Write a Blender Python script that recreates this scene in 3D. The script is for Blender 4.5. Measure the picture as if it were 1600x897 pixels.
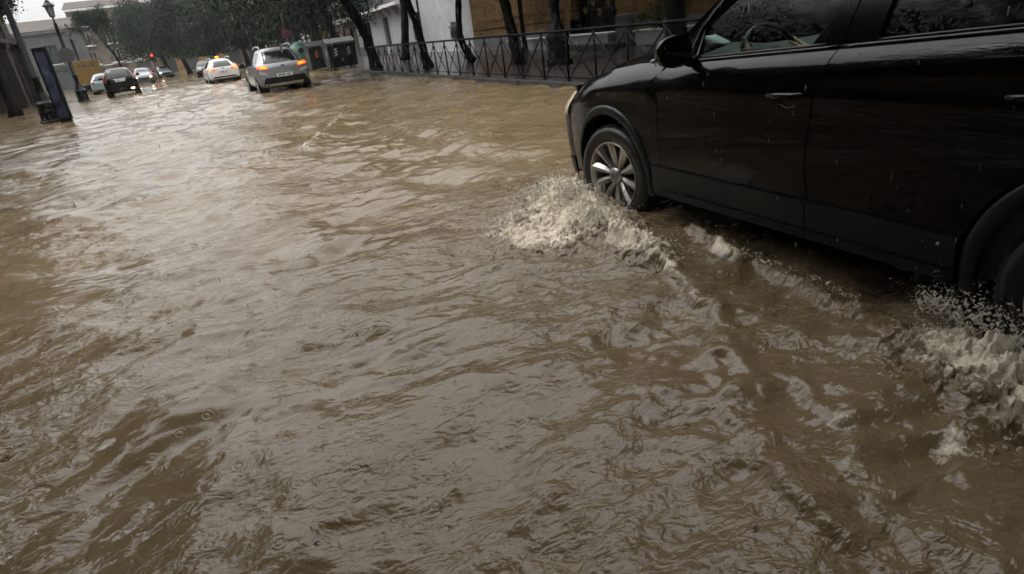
import bpy, bmesh, math, random
import numpy as np
from mathutils import Vector, Matrix, Euler
from mathutils.bvhtree import BVHTree
PI = math.pi
for o in list(bpy.data.objects):
    bpy.data.objects.remove(o)
scene = bpy.context.scene
C = scene.collection

# ------------------------------------------------------------------ camera
F_PX, ROLL, PITCH, YAW, CAM_H = 979.1, 0.1365, 0.3958, 0.3791, 1.446
cd = bpy.data.cameras.new('camera')
cam = bpy.data.objects.new('camera', cd); C.objects.link(cam)
cd.sensor_width = 36.0; cd.sensor_fit = 'HORIZONTAL'
cd.lens = F_PX / 1600.0 * 36.0
cd.clip_start = 0.05; cd.clip_end = 2000
_F = Vector((math.sin(YAW)*math.cos(PITCH), math.cos(YAW)*math.cos(PITCH), -math.sin(PITCH)))
_R = Vector((math.cos(YAW), -math.sin(YAW), 0)); _U = _R.cross(_F)
_Rc = _R*math.cos(ROLL) - _U*math.sin(ROLL); _Uc = _R*math.sin(ROLL) + _U*math.cos(ROLL)
_m = Matrix((_Rc, _Uc, -_F)).transposed().to_4x4(); _m.translation = Vector((0, 0, CAM_H))
cam.matrix_world = _m
scene.camera = cam

# ------------------------------------------------------------------ sky and light: heavy overcast
SUN_EL, SUN_AZ = math.radians(55), math.radians(-60)      # sun somewhere up to the left behind the cloud
w = bpy.data.worlds.new('World'); scene.world = w; w.use_nodes = True
nt = w.node_tree; N = nt.nodes; L = nt.links
N.clear()
out = N.new('ShaderNodeOutputWorld'); bg = N.new('ShaderNodeBackground')
sky = N.new('ShaderNodeTexSky'); sky.sky_type = 'NISHITA'; sky.sun_disc = False
sky.sun_elevation = SUN_EL; sky.sun_rotation = SUN_AZ
tc = N.new('ShaderNodeTexCoord')
nz = N.new('ShaderNodeTexNoise'); nz.inputs['Scale'].default_value = 2.2; nz.inputs['Detail'].default_value = 6
mp = N.new('ShaderNodeMapping'); mp.inputs['Scale'].default_value = (1, 1, 2.5)
L.new(tc.outputs['Generated'], mp.inputs['Vector']); L.new(mp.outputs['Vector'], nz.inputs['Vector'])
cr = N.new('ShaderNodeValToRGB')
cr.color_ramp.elements[0].position = .3; cr.color_ramp.elements[0].color = (3.45, 3.45, 3.42, 1)
cr.color_ramp.elements[1].position = .72; cr.color_ramp.elements[1].color = (5.0, 4.98, 4.9, 1)
L.new(nz.outputs['Fac'], cr.inputs['Fac'])
# an overcast sky is about three times brighter overhead than at the horizon (CIE overcast sky)
sx_ = N.new('ShaderNodeSeparateXYZ'); L.new(tc.outputs['Generated'], sx_.inputs[0])
mr_ = N.new('ShaderNodeMapRange'); mr_.inputs['From Min'].default_value = 0; mr_.inputs['From Max'].default_value = 1
mr_.inputs['To Min'].default_value = .45; mr_.inputs['To Max'].default_value = 3.0; L.new(sx_.outputs['Z'], mr_.inputs['Value'])
vm = N.new('ShaderNodeVectorMath'); vm.operation = 'SCALE'; L.new(cr.outputs['Color'], vm.inputs[0]); L.new(mr_.outputs['Result'], vm.inputs['Scale'])
mx = N.new('ShaderNodeMix'); mx.data_type = 'RGBA'; mx.inputs['Factor'].default_value = .95
L.new(sky.outputs['Color'], mx.inputs['A']); L.new(vm.outputs['Vector'], mx.inputs['B'])
L.new(mx.outputs['Result'], bg.inputs['Color']); bg.inputs['Strength'].default_value = .11
L.new(bg.outputs['Background'], out.inputs['Surface'])
sd = bpy.data.lights.new('sun', 'SUN'); sd.energy = .5; sd.angle = math.radians(40); sd.color = (1, .97, .92)
so = bpy.data.objects.new('sun', sd); C.objects.link(so)
so.rotation_euler = Vector((math.sin(SUN_AZ)*math.cos(SUN_EL), math.cos(SUN_AZ)*math.cos(SUN_EL), math.sin(SUN_EL))).to_track_quat('Z', 'Y').to_euler()
vs = scene.view_settings
vs.view_transform = 'Standard'; vs.look = 'None'; vs.exposure = 1.52; vs.gamma = 1.0; vs.use_curve_mapping = False
scene.render.engine = 'CYCLES'
scene.cycles.max_bounces = 7; scene.cycles.diffuse_bounces = 3; scene.cycles.glossy_bounces = 4
scene.cycles.transmission_bounces = 6; scene.cycles.volume_bounces = 0; scene.cycles.transparent_max_bounces = 12
scene.cycles.caustics_reflective = False; scene.cycles.caustics_refractive = False
scene.cycles.sample_clamp_indirect = 6.0
scene.cycles.use_denoising = True
scene.cycles.use_adaptive_sampling = True; scene.cycles.adaptive_threshold = .025; scene.cycles.adaptive_min_samples = 20

# ------------------------------------------------------------------ helpers
SLOPE = .0045
def road_z(y): return SLOPE*y
WATER = .15
def water_z(y): return WATER + SLOPE*y
def pave_z(y): return .20 + SLOPE*y

class MB:
    def __init__(s): s.v = []; s.f = []
    def add(s, vs, fs):
        b = len(s.v); s.v += [tuple(p) for p in vs]; s.f += [tuple(i+b for i in f) for f in fs]; return s
    def box(s, c, d, rz=0, M=None):
        x, y, z = d[0]/2, d[1]/2, d[2]/2
        vs = [(-x,-y,-z),(x,-y,-z),(x,y,-z),(-x,y,-z),(-x,-y,z),(x,-y,z),(x,y,z),(-x,y,z)]
        ca, sa = math.cos(rz), math.sin(rz)
        o = []
        for p in vs:
            if M is not None: q = M @ Vector(p); o.append((q.x+c[0], q.y+c[1], q.z+c[2]))
            else: o.append((p[0]*ca-p[1]*sa+c[0], p[0]*sa+p[1]*ca+c[1], p[2]+c[2]))
        return s.add(o, [(0,3,2,1),(4,5,6,7),(0,1,5,4),(1,2,6,5),(2,3,7,6),(3,0,4,7)])
    def b2(s, lo, hi): return s.box([(a+b)/2 for a, b in zip(lo, hi)], [b-a for a, b in zip(lo, hi)])
    def tube(s, pts, rad, n=8, caps=True, squash=None):
        pts = [Vector(p) for p in pts]
        if not hasattr(rad, '__len__'): rad = [rad]*len(pts)
        b = len(s.v); k = len(pts)
        ref = Vector((0, 0, 1))
        d0 = (pts[-1]-pts[0]).normalized()
        if abs(d0.z) > .9: ref = Vector((1, 0, 0))
        for i, p in enumerate(pts):
            d = (pts[min(i+1, k-1)]-pts[max(i-1, 0)]).normalized()
            a = d.cross(ref).normalized(); c = a.cross(d).normalized()
            for j in range(n):
                t = 2*PI*j/n
                q = p + a*(math.cos(t)*rad[i]*(squash or 1)) + c*(math.sin(t)*rad[i])
                s.v.append(tuple(q))
        for i in range(k-1):
            for j in range(n):
                s.f.append((b+i*n+j, b+i*n+(j+1) % n, b+(i+1)*n+(j+1) % n, b+(i+1)*n+j))
        if caps:
            s.f.append(tuple(b+j for j in reversed(range(n)))); s.f.append(tuple(b+(k-1)*n+j for j in range(n)))
        return s
    def lathe(s, prof, n=24, c=(0, 0, 0), axis='z', closed=False):
        b = len(s.v); k = len(prof)
        for r, h in prof:
            for j in range(n):
                t = 2*PI*j/n; x, y = r*math.cos(t), r*math.sin(t)
                if axis == 'z': q = (x, y, h)
                elif axis == 'x': q = (h, x, y)
                else: q = (x, h, y)
                s.v.append((q[0]+c[0], q[1]+c[1], q[2]+c[2]))
        for i in range(k if closed else k-1):
            i2 = (i+1) % k
            for j in range(n):
                s.f.append((b+i*n+j, b+i*n+(j+1) % n, b+i2*n+(j+1) % n, b+i2*n+j))
        return s
    def grid(s, fn, nu, nv):
        b = len(s.v)
        for i in range(nu+1):
            for j in range(nv+1): s.v.append(tuple(fn(i/nu, j/nv)))
        for i in range(nu):
            for j in range(nv):
                s.f.append((b+i*(nv+1)+j, b+(i+1)*(nv+1)+j, b+(i+1)*(nv+1)+j+1, b+i*(nv+1)+j+1))
        return s
    def prism(s, poly, fn0, fn1):
        n = len(poly); b = len(s.v)
        s.v += [tuple(fn0(*p)) for p in poly]+[tuple(fn1(*p)) for p in poly]
        s.f.append(tuple(b+i for i in range(n))); s.f.append(tuple(b+n+i for i in reversed(range(n))))
        for i in range(n): s.f.append((b+i, b+n+i, b+n+(i+1) % n, b+(i+1) % n))
        return s
    def sphere(s, c, r, nu=10, nv=7, e=1.0):
        def sg(x): return math.copysign(abs(x)**e, x)
        if not hasattr(r, '__len__'): r = (r, r, r)
        return s.grid(lambda u, v: (c[0]+r[0]*sg(math.cos(2*PI*u))*sg(math.sin(PI*v)), c[1]+r[1]*sg(math.sin(2*PI*u))*sg(math.sin(PI*v)), c[2]-r[2]*sg(math.cos(PI*v))), nu, nv)
    def mirror_x(s):
        b = len(s.v); s.v += [(-x, y, z) for x, y, z in s.v]; s.f += [tuple(reversed([i+b for i in f])) for f in s.f]; return s
    def mesh(s, name, m, smooth=False):
        me = bpy.data.meshes.new(name); me.from_pydata(s.v, [], s.f); me.update()
        if m is not None: me.materials.append(m)
        if smooth: me.polygons.foreach_set('use_smooth', [True]*len(me.polygons))
        return me
    def build(s, name, m, parent=None, smooth=False, bevel=0, loc=None, rot=None, fix=True, solid=0, auto=None):
        me = s.mesh(name, m, smooth)
        if fix:
            bm = bmesh.new(); bm.from_mesh(me)
            bmesh.ops.remove_doubles(bm, verts=bm.verts, dist=1e-5)
            bmesh.ops.recalc_face_normals(bm, faces=bm.faces); bm.to_mesh(me); bm.free()
        return put(name, me, parent, bevel, loc, rot, solid, auto)

def put(name, me, parent=None, bevel=0, loc=None, rot=None, solid=0, auto=None):
    o = bpy.data.objects.new(name, me); C.objects.link(o)
    if parent is not None: o.parent = parent
    if loc: o.location = loc
    if rot: o.rotation_euler = rot
    if solid:
        md = o.modifiers.new('solid', 'SOLIDIFY'); md.thickness = abs(solid); md.offset = -1 if solid > 0 else 1
    if bevel:
        md = o.modifiers.new('bevel', 'BEVEL'); md.width = bevel; md.segments = 2; md.limit_method = 'ANGLE'
    if auto is not None:
        me.set_sharp_from_angle(angle=math.radians(auto))
    return o

def tag(o, label=None, cat=None, group=None, kind=None):
    if label: o['label'] = label
    if cat: o['category'] = cat
    if group: o['group'] = group
    if kind: o['kind'] = kind
    return o
def thing(name, label, cat, loc=(0, 0, 0), rz=0, group=None):
    o = bpy.data.objects.new(name, None); C.objects.link(o); o.empty_display_size = .2
    o.location = loc; o.rotation_euler = (0, 0, rz)
    return tag(o, label, cat, group)
def copy_tree(o, parent=None):
    c = o.copy(); C.objects.link(c); c.parent = parent
    for ch in list(o.children): copy_tree(ch, c)
    return c

# ------------------------------------------------------------------ materials
def ramp(nt, fac, stops):
    r = nt.nodes.new('ShaderNodeValToRGB')
    e = r.color_ramp.elements
    while len(e) < len(stops): e.new(.5)
    for i, (p, c) in enumerate(stops): e[i].position = p; e[i].color = (*c, 1) if len(c) == 3 else c
    nt.links.new(fac, r.inputs['Fac']); return r.outputs['Color']
def noise(nt, scale, detail=5, rough=.55, vec=None, dist=0):
    n = nt.nodes.new('ShaderNodeTexNoise'); n.inputs['Scale'].default_value = scale
    n.inputs['Detail'].default_value = detail; n.inputs['Roughness'].default_value = rough; n.inputs['Distortion'].default_value = dist
    if vec is None:
        t = nt.nodes.get('TC') or nt.nodes.new('ShaderNodeTexCoord'); t.name = 'TC'; vec = t.outputs['Object']
    nt.links.new(vec, n.inputs['Vector']); return n.outputs['Fac']
def mat(name, c, rough=.5, metal=0, var=.25, scale=6, bump=0, bscale=40, coat=0, emit=None, es=0, spec=None, rvar=0, c2=None):
    m = bpy.data.materials.new(name); m.use_nodes = True
    nt = m.node_tree; b = nt.nodes['Principled BSDF']
    b.inputs['Roughness'].default_value = rough; b.inputs['Metallic'].default_value = metal
    if spec is not None: b.inputs['Specular IOR Level'].default_value = spec
    if var or c2:
        f = noise(nt, scale)
        lo = tuple(max(0, x*(1-var)) for x in c); hi = tuple(x*(1+var) for x in (c2 or c))
        nt.links.new(ramp(nt, f, [(.3, lo), (.7, hi)]), b.inputs['Base Color'])
    else: b.inputs['Base Color'].default_value = (*c, 1)
    if rvar:
        f = noise(nt, scale*2.3, 4)
        mr = nt.nodes.new('ShaderNodeMapRange'); mr.inputs['To Min'].default_value = max(.01, rough-rvar); mr.inputs['To Max'].default_value = rough+rvar
        nt.links.new(f, mr.inputs['Value']); nt.links.new(mr.outputs['Result'], b.inputs['Roughness'])
    if bump:
        f = noise(nt, bscale, 6)
        bp = nt.nodes.new('ShaderNodeBump'); bp.inputs['Strength'].default_value = bump; bp.inputs['Distance'].default_value = .02
        nt.links.new(f, bp.inputs['Height']); nt.links.new(bp.outputs['Normal'], b.inputs['Normal'])
    if coat: b.inputs['Coat Weight'].default_value = coat; b.inputs['Coat Roughness'].default_value = .03
    if emit: b.inputs['Emission Color'].default_value = (*emit, 1); b.inputs['Emission Strength'].default_value = es
    return m
def glass_mat(name, tint, refl=1.0, rough=.06):
    m = bpy.data.materials.new(name); m.use_nodes = True; nt = m.node_tree; nt.nodes.clear()
    o = nt.nodes.new('ShaderNodeOutputMaterial'); t = nt.nodes.new('ShaderNodeBsdfTransparent'); g = nt.nodes.new('ShaderNodeBsdfGlossy')
    f = nt.nodes.new('ShaderNodeFresnel'); f.inputs['IOR'].default_value = 1.52; x = nt.nodes.new('ShaderNodeMixShader')
    t.inputs['Color'].default_value = (*tint, 1); g.inputs['Roughness'].default_value = rough; g.inputs['Color'].default_value = (refl, refl, refl, 1)
    wet = ramp(nt, noise(nt, 75, 3, .6), [(.5, (0, 0, 0)), (.68, (1, 1, 1))]); bp = nt.nodes.new('ShaderNodeBump'); bp.inputs['Strength'].default_value = .22; bp.inputs['Distance'].default_value = .0015
    nt.links.new(wet, bp.inputs['Height']); nt.links.new(bp.outputs['Normal'], g.inputs['Normal'])
    nt.links.new(f.outputs['Fac'], x.inputs['Fac']); nt.links.new(t.outputs['BSDF'], x.inputs[1]); nt.links.new(g.outputs['BSDF'], x.inputs[2])
    nt.links.new(x.outputs['Shader'], o.inputs['Surface']); return m
M = {}
M['black_paint'] = mat('black_paint', (.0018, .0018, .0028), .05, 0, 0, spec=.23)
M['black_plastic'] = mat('black_plastic', (.010, .010, .010), .45, 0, .2, 30, .15, 400, spec=.25)
def wet_dirty(m):
    # rain beads standing on the paint, and a thin film of mud thrown up along the lower body
    nt = m.node_tree; b = nt.nodes['Principled BSDF']; base = tuple(b.inputs['Base Color'].default_value)
    t = nt.nodes.get('TC') or nt.nodes.new('ShaderNodeTexCoord'); t.name = 'TC'
    sp = nt.nodes.new('ShaderNodeSeparateXYZ'); nt.links.new(t.outputs['Object'], sp.inputs[0])
    low = nt.nodes.new('ShaderNodeMapRange'); low.inputs['From Min'].default_value = .85; low.inputs['From Max'].default_value = .45; nt.links.new(sp.outputs['Z'], low.inputs['Value'])
    sc = nt.nodes.new('ShaderNodeMapping'); sc.inputs['Scale'].default_value = (1, 1, .35); nt.links.new(t.outputs['Object'], sc.inputs['Vector'])
    blot = ramp(nt, noise(nt, 9, 8, .75, sc.outputs['Vector']), [(.42, (0, 0, 0)), (.75, (1, 1, 1))])
    mu = nt.nodes.new('ShaderNodeMath'); mu.operation = 'MULTIPLY'; nt.links.new(low.outputs['Result'], mu.inputs[0]); nt.links.new(blot, mu.inputs[1])
    mx_ = nt.nodes.new('ShaderNodeMix'); mx_.data_type = 'RGBA'; nt.links.new(mu.outputs[0], mx_.inputs['Factor']); mx_.inputs['A'].default_value = base; mx_.inputs['B'].default_value = (.020, .016, .011, 1)
    nt.links.new(mx_.outputs['Result'], b.inputs['Base Color'])
    rr = nt.nodes.new('ShaderNodeMapRange'); rr.inputs['To Min'].default_value = .05; rr.inputs['To Max'].default_value = .45; nt.links.new(mu.outputs[0], rr.inputs['Value']); nt.links.new(rr.outputs['Result'], b.inputs['Roughness'])
    bead = ramp(nt, noise(nt, 170, 2, .5), [(.60, (0, 0, 0)), (.70, (1, 1, 1))])
    bp = nt.nodes.new('ShaderNodeBump'); bp.inputs['Strength'].default_value = .35; bp.inputs['Distance'].default_value = .0012
    nt.links.new(bead, bp.inputs['Height']); nt.links.new(bp.outputs['Normal'], b.inputs['Normal'])
wet_dirty(M['black_paint'])
M['cladding'] = mat('cladding', (.010, .0115, .012), .36, 0, .15, 20, .1, 300, spec=.28)
M['rubber'] = mat('rubber', (.012, .012, .012), .42, 0, .3, 20, .1, 200)
M['rubber_trim'] = mat('rubber_trim', (.003, .003, .0033), .12, 0, 0, spec=.25)
M['alloy'] = mat('alloy', (.50, .48, .46), .3, .85, .08, 12)
M['alloy_dark'] = mat('alloy_dark', (.11, .095, .085), .45, .6, .3, 12)
M['chrome'] = mat('chrome', (.55, .56, .57), .12, 1, 0)
M['silver_paint'] = mat('silver_paint', (.27, .285, .30), .28, .55, .05, 4, coat=.7)
M['white_paint'] = mat('white_paint', (.60, .60, .60), .25, 0, .03, 4, coat=.6)
M['grey_paint'] = mat('grey_paint', (.10, .115, .125), .3, .3, .05, 4, coat=.6)
M['pale_paint'] = mat('pale_paint', (.20, .25, .25), .3, .2, .05, 4, coat=.6)
M['dark_glass'] = mat('dark_glass', (.01, .013, .014), .04, 0, 0)
M['window_glass'] = mat('window_glass', (.018, .021, .023), .08, 0, .4, 2)
M['car_glass'] = glass_mat('car_glass', (.55, .66, .60), .6)
M['tint_glass'] = glass_mat('tint_glass', (.10, .13, .12), .7)
M['windscreen_glass'] = glass_mat('windscreen_glass', (.72, .80, .77))
M['lens'] = mat('lens', (.22, .23, .23), .08, 0, 0)
M['mirror'] = mat('mirror', (.40, .46, .44), .02, 1, 0)
M['tail_red'] = mat('tail_red', (.12, .006, .004), .12, 0, 0, coat=.5)
M['tail_lit'] = mat('tail_lit', (.5, .05, .01), .2, 0, 0, emit=(1, .07, .010), es=.9)
M['tail_orange'] = mat('tail_orange', (.5, .15, .02), .2, 0, 0, emit=(1, .22, .012), es=1.1)
M['lamp_red'] = mat('lamp_red', (.5, .02, .02), .3, 0, 0, emit=(1, .02, .02), es=2.2)
M['lamp_warm'] = mat('lamp_warm', (.8, .7, .5), .3, 0, 0, emit=(1, .78, .42), es=5)
M['plate'] = mat('plate', (.62, .63, .63), .4, 0, .05, 10)
M['ink'] = mat('ink', (.02, .02, .025), .5, 0, 0)
M['interior'] = mat('interior', (.028, .029, .029), .6, 0, .2, 10)
M['seat_cloth'] = mat('seat_cloth', (.035, .036, .038), .9, 0, .2, 30, .2, 200)
M['iron'] = mat('iron', (.007, .008, .009), .42, .1, .3, 14, .2, 90, spec=.2)
M['fence_iron'] = mat('fence_iron', (.006, .0075, .0085), .5, 0, .3, 20, .15, 120, spec=.05)
M['lantern_glass'] = mat('lantern_glass', (.15, .15, .15), .2, 0, .15, 5)
M['bark'] = mat('bark', (.009, .008, .007), .7, 0, .55, 9, .9, 22, spec=.12)
M['white_wall'] = mat('white_wall', (.44, .455, .46), .75, 0, .12, 1.2, .15, 30)
M['white_trim'] = mat('white_trim', (.62, .62, .61), .7, 0, .1, 3)
M['grey_plinth'] = mat('grey_plinth', (.13, .13, .13), .6, 0, .3, 3, .2, 40)
M['cream_wall'] = mat('cream_wall', (.125, .105, .08), .8, 0, .2, 1.0, .15, 30)
M['ochre_wall'] = mat('ochre_wall', (.22, .135, .05), .8, 0, .22, 1.0, .15, 30)
M['grey_wall'] = mat('grey_wall', (.075, .078, .078), .8, 0, .18, 1.0, .15, 30)
M['pink_wall'] = mat('pink_wall', (.14, .10, .08), .8, 0, .2, 1.0, .15, 30)
M['dark_wall'] = mat('dark_wall', (.030, .026, .024), .7, 0, .35, 1.2, .2, 30, spec=.15)
M['roof_tile'] = mat('roof_tile', (.045, .033, .027), .8, 0, .35, 3, .4, 25)
M['wood_door'] = mat('wood_door', (.030, .022, .018), .5, 0, .3, 6)
M['shutter'] = mat('shutter', (.045, .05, .05), .6, 0, .25, 6)
M['pavement'] = mat('pavement', (.065, .054, .052), .22, 0, .35, 1.3, .2, 18, rvar=.14)
M['kerb'] = mat('kerb', (.038, .038, .037), .5, 0, .3, 2.5, .3, 30, spec=.2)
M['asphalt'] = mat('asphalt', (.045, .045, .046), .6, 0, .3, 2, .3, 60)
M['bin_grey'] = mat('bin_grey', (.014, .017, .019), .4, 0, .2, 4, spec=.25)
M['bin_green'] = mat('bin_green', (.007, .060, .032), .4, 0, .2, 3)
M['yellow'] = mat('yellow', (.13, .072, .008), .5, 0, .1, 3)
M['orange_strip'] = mat('orange_strip', (.40, .13, .05), .4, 0, 0)
M['white_strip'] = mat('white_strip', (.45, .45, .44), .4, 0, 0)
M['sign_blue'] = mat('sign_blue', (.015, .025, .06), .4, 0, .1, 3)
M['sign_red'] = mat('sign_red', (.12, .012, .012), .4, 0, 0)
M['sign_grey'] = mat('sign_grey', (.06, .06, .06), .5, .3, .1, 4)
M['poster'] = mat('poster', (.012, .018, .05), .5, 0, .8, 2.2, c2=(.04, .046, .07), spec=.15)
M['skin'] = mat('skin', (.42, .25, .16), .5, 0, .12, 20)
M['cloth_dark'] = mat('cloth_dark', (.035, .038, .044), .9, 0, .25, 20)
M['hair'] = mat('hair', (.02, .014, .01), .6, 0, .2, 60)
M['paper'] = mat('paper', (.55, .62, .66), .6, 0, .1, 12)
# ------------------------------------------------------------------ ground, pavements
KERB_X = 5.95
def sheet(name, x0, x1, y0, y1, off, m, nx=1, ny=1):
    mb = MB(); mb.grid(lambda u, v: (x0+(x1-x0)*u, y0+(y1-y0)*v, SLOPE*(y0+(y1-y0)*v)+off), nx, ny)
    return tag(mb.build(name, m), kind='structure')
sheet('ground', -700, 700, -300, 900, -.06, M['asphalt'])
sheet('road', -14, KERB_X, -30, 260, 0, M['asphalt'])
sheet('pavement_left', -40, -4.2, -30, 260, .09, M['pavement'])
def sloped_box(mb, x0, x1, y0, y1, zo0, zo1):
    mb.add([(x0,y0,SLOPE*y0+zo0),(x1,y0,SLOPE*y0+zo0),(x1,y1,SLOPE*y1+zo0),(x0,y1,SLOPE*y1+zo0),
            (x0,y0,SLOPE*y0+zo1),(x1,y0,SLOPE*y0+zo1),(x1,y1,SLOPE*y1+zo1),(x0,y1,SLOPE*y1+zo1)],
           [(0,3,2,1),(4,5,6,7),(0,1,5,4),(1,2,6,5),(2,3,7,6),(3,0,4,7)])
    return mb
pav = tag(sloped_box(MB(), KERB_X+.18, 40, -30, 260, -.05, .2).build('pavement_right', M['pavement']), kind='structure')
# kerb stones along the right pavement, one by one
kme = None
for i in range(60):
    y0 = 4.0 + i*1.0
    if kme is None:
        kb = sloped_box(MB(), 0, .175, 0, .985, -.05, .235)
        kme = kb.mesh('kerb_stone', M['kerb'])
    k = put('kerb_stone', kme, pav, bevel=.015)
    k.location = (KERB_X+.003+random.Random(i).uniform(-.004, .004), y0, SLOPE*y0+random.Random(i+99).uniform(-.004, .004))

# ------------------------------------------------------------------ flood water
rng = np.random.default_rng(7)
def axis(segs):
    a = []
    for lo, hi, n, p in segs:
        t = np.linspace(0, 1, n, endpoint=False); a.append(lo+(hi-lo)*t**p)
    a.append([segs[-1][1]]); return np.concatenate(a)
ys = axis([(-6, -.3, 30, .7), (-.3, 6.2, 400, 1), (6.2, 16, 300, 1.25), (16, 45, 200, 1.3), (45, 240, 100, 1.6)])
xs = axis([(-40, -12, 30, .6), (-12, -3.2, 150, .75), (-3.2, 3.0, 360, 1), (3.0, KERB_X+.05, 80, 1)])
XX, YY = np.meshgrid(xs, ys, indexing='ij')
def vnoise(x, y, seed):
    """smooth value noise, period 256 cells"""
    r = np.random.default_rng(seed).random((256, 256))
    xi = np.floor(x).astype(int); yi = np.floor(y).astype(int); fx = x-xi; fy = y-yi
    fx = fx*fx*fx*(fx*(fx*6-15)+10); fy = fy*fy*fy*(fy*(fy*6-15)+10)
    a = r[xi % 256, yi % 256]; b = r[(xi+1) % 256, yi % 256]; c = r[xi % 256, (yi+1) % 256]; d = r[(xi+1) % 256, (yi+1) % 256]
    return (a*(1-fx)+b*fx)*(1-fy)+(c*(1-fx)+d*fx)*fy
def fbm(x, y, seed, oct=4, gain=.5):
    s = 0; a = 1; t = 0
    for o in range(oct): s = s+a*vnoise(x*2**o+17*o, y*2**o-9*o, seed+o); t += a; a *= gain
    return s/t
def ridge(x, y, seed, oct=3, gain=.55):
    s = 0; a = 1; t = 0
    for o in range(oct):
        n = 1-np.abs(2*vnoise(x*2**o+5*o, y*2**o+3*o, seed+o)-1)*1.6; s = s+a*np.clip(n, 0, 1)**1.5; t += a; a *= gain
    return s/t
def sm(a, b, x): t = np.clip((x-a)/(b-a), 0, 1); return t*t*(3-2*t)

def seg_dist(x, y, pts):
    """distance to a polyline, signed side and the position 0..1 along it"""
    best = np.full(x.shape, 1e9); side = np.zeros(x.shape); par = np.zeros(x.shape); n = len(pts)-1
    for i in range(n):
        (ax, ay), (bx, by) = pts[i], pts[i+1]
        dx, dy = bx-ax, by-ay; l2 = dx*dx+dy*dy
        t = np.clip(((x-ax)*dx+(y-ay)*dy)/l2, 0, 1)
        px, py = x-(ax+t*dx), y-(ay+t*dy); d = np.hypot(px, py); k = d < best
        best = np.where(k, d, best); side = np.where(k, np.sign(dx*py-dy*px), side); par = np.where(k, (i+t)/n, par)
    return best, side, par

# places where the cars push the water, in street metres
WAKE = [(2.22, 4.15), (1.97, 3.55), (1.93, 2.9), (1.90, 2.5), (1.76, 2.04), (1.60, 1.78), (1.36, 1.52), (1.23, 1.30), (1.15, 1.08), (1.1, .7)]
WAKE2 = [(1.62, 1.62), (1.52, 1.25), (1.46, 1.05), (1.30, .82), (1.18, .62)]
WAKE3 = [(2.30, 2.75), (2.22, 2.45), (2.20, 2.15), (2.20, 1.80), (2.1, 1.5)]
WAKE4 = [(1.9, 1.0), (1.62, .84), (1.5, .7)]
FAR1 = [(2.5, 14.2), (2.08, 12.5), (1.63, 11.33), (.88, 8.94), (.45, 8.5), (.03, 8.3), (-.6, 8.25)]
FAR2 = [(1.1, 7.1), (.62, 6.55), (.3, 6.3), (-.4, 6.2)]
FAR3 = [(3.2, 7.9), (2.5, 7.2), (2.1, 7.1)]
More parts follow.
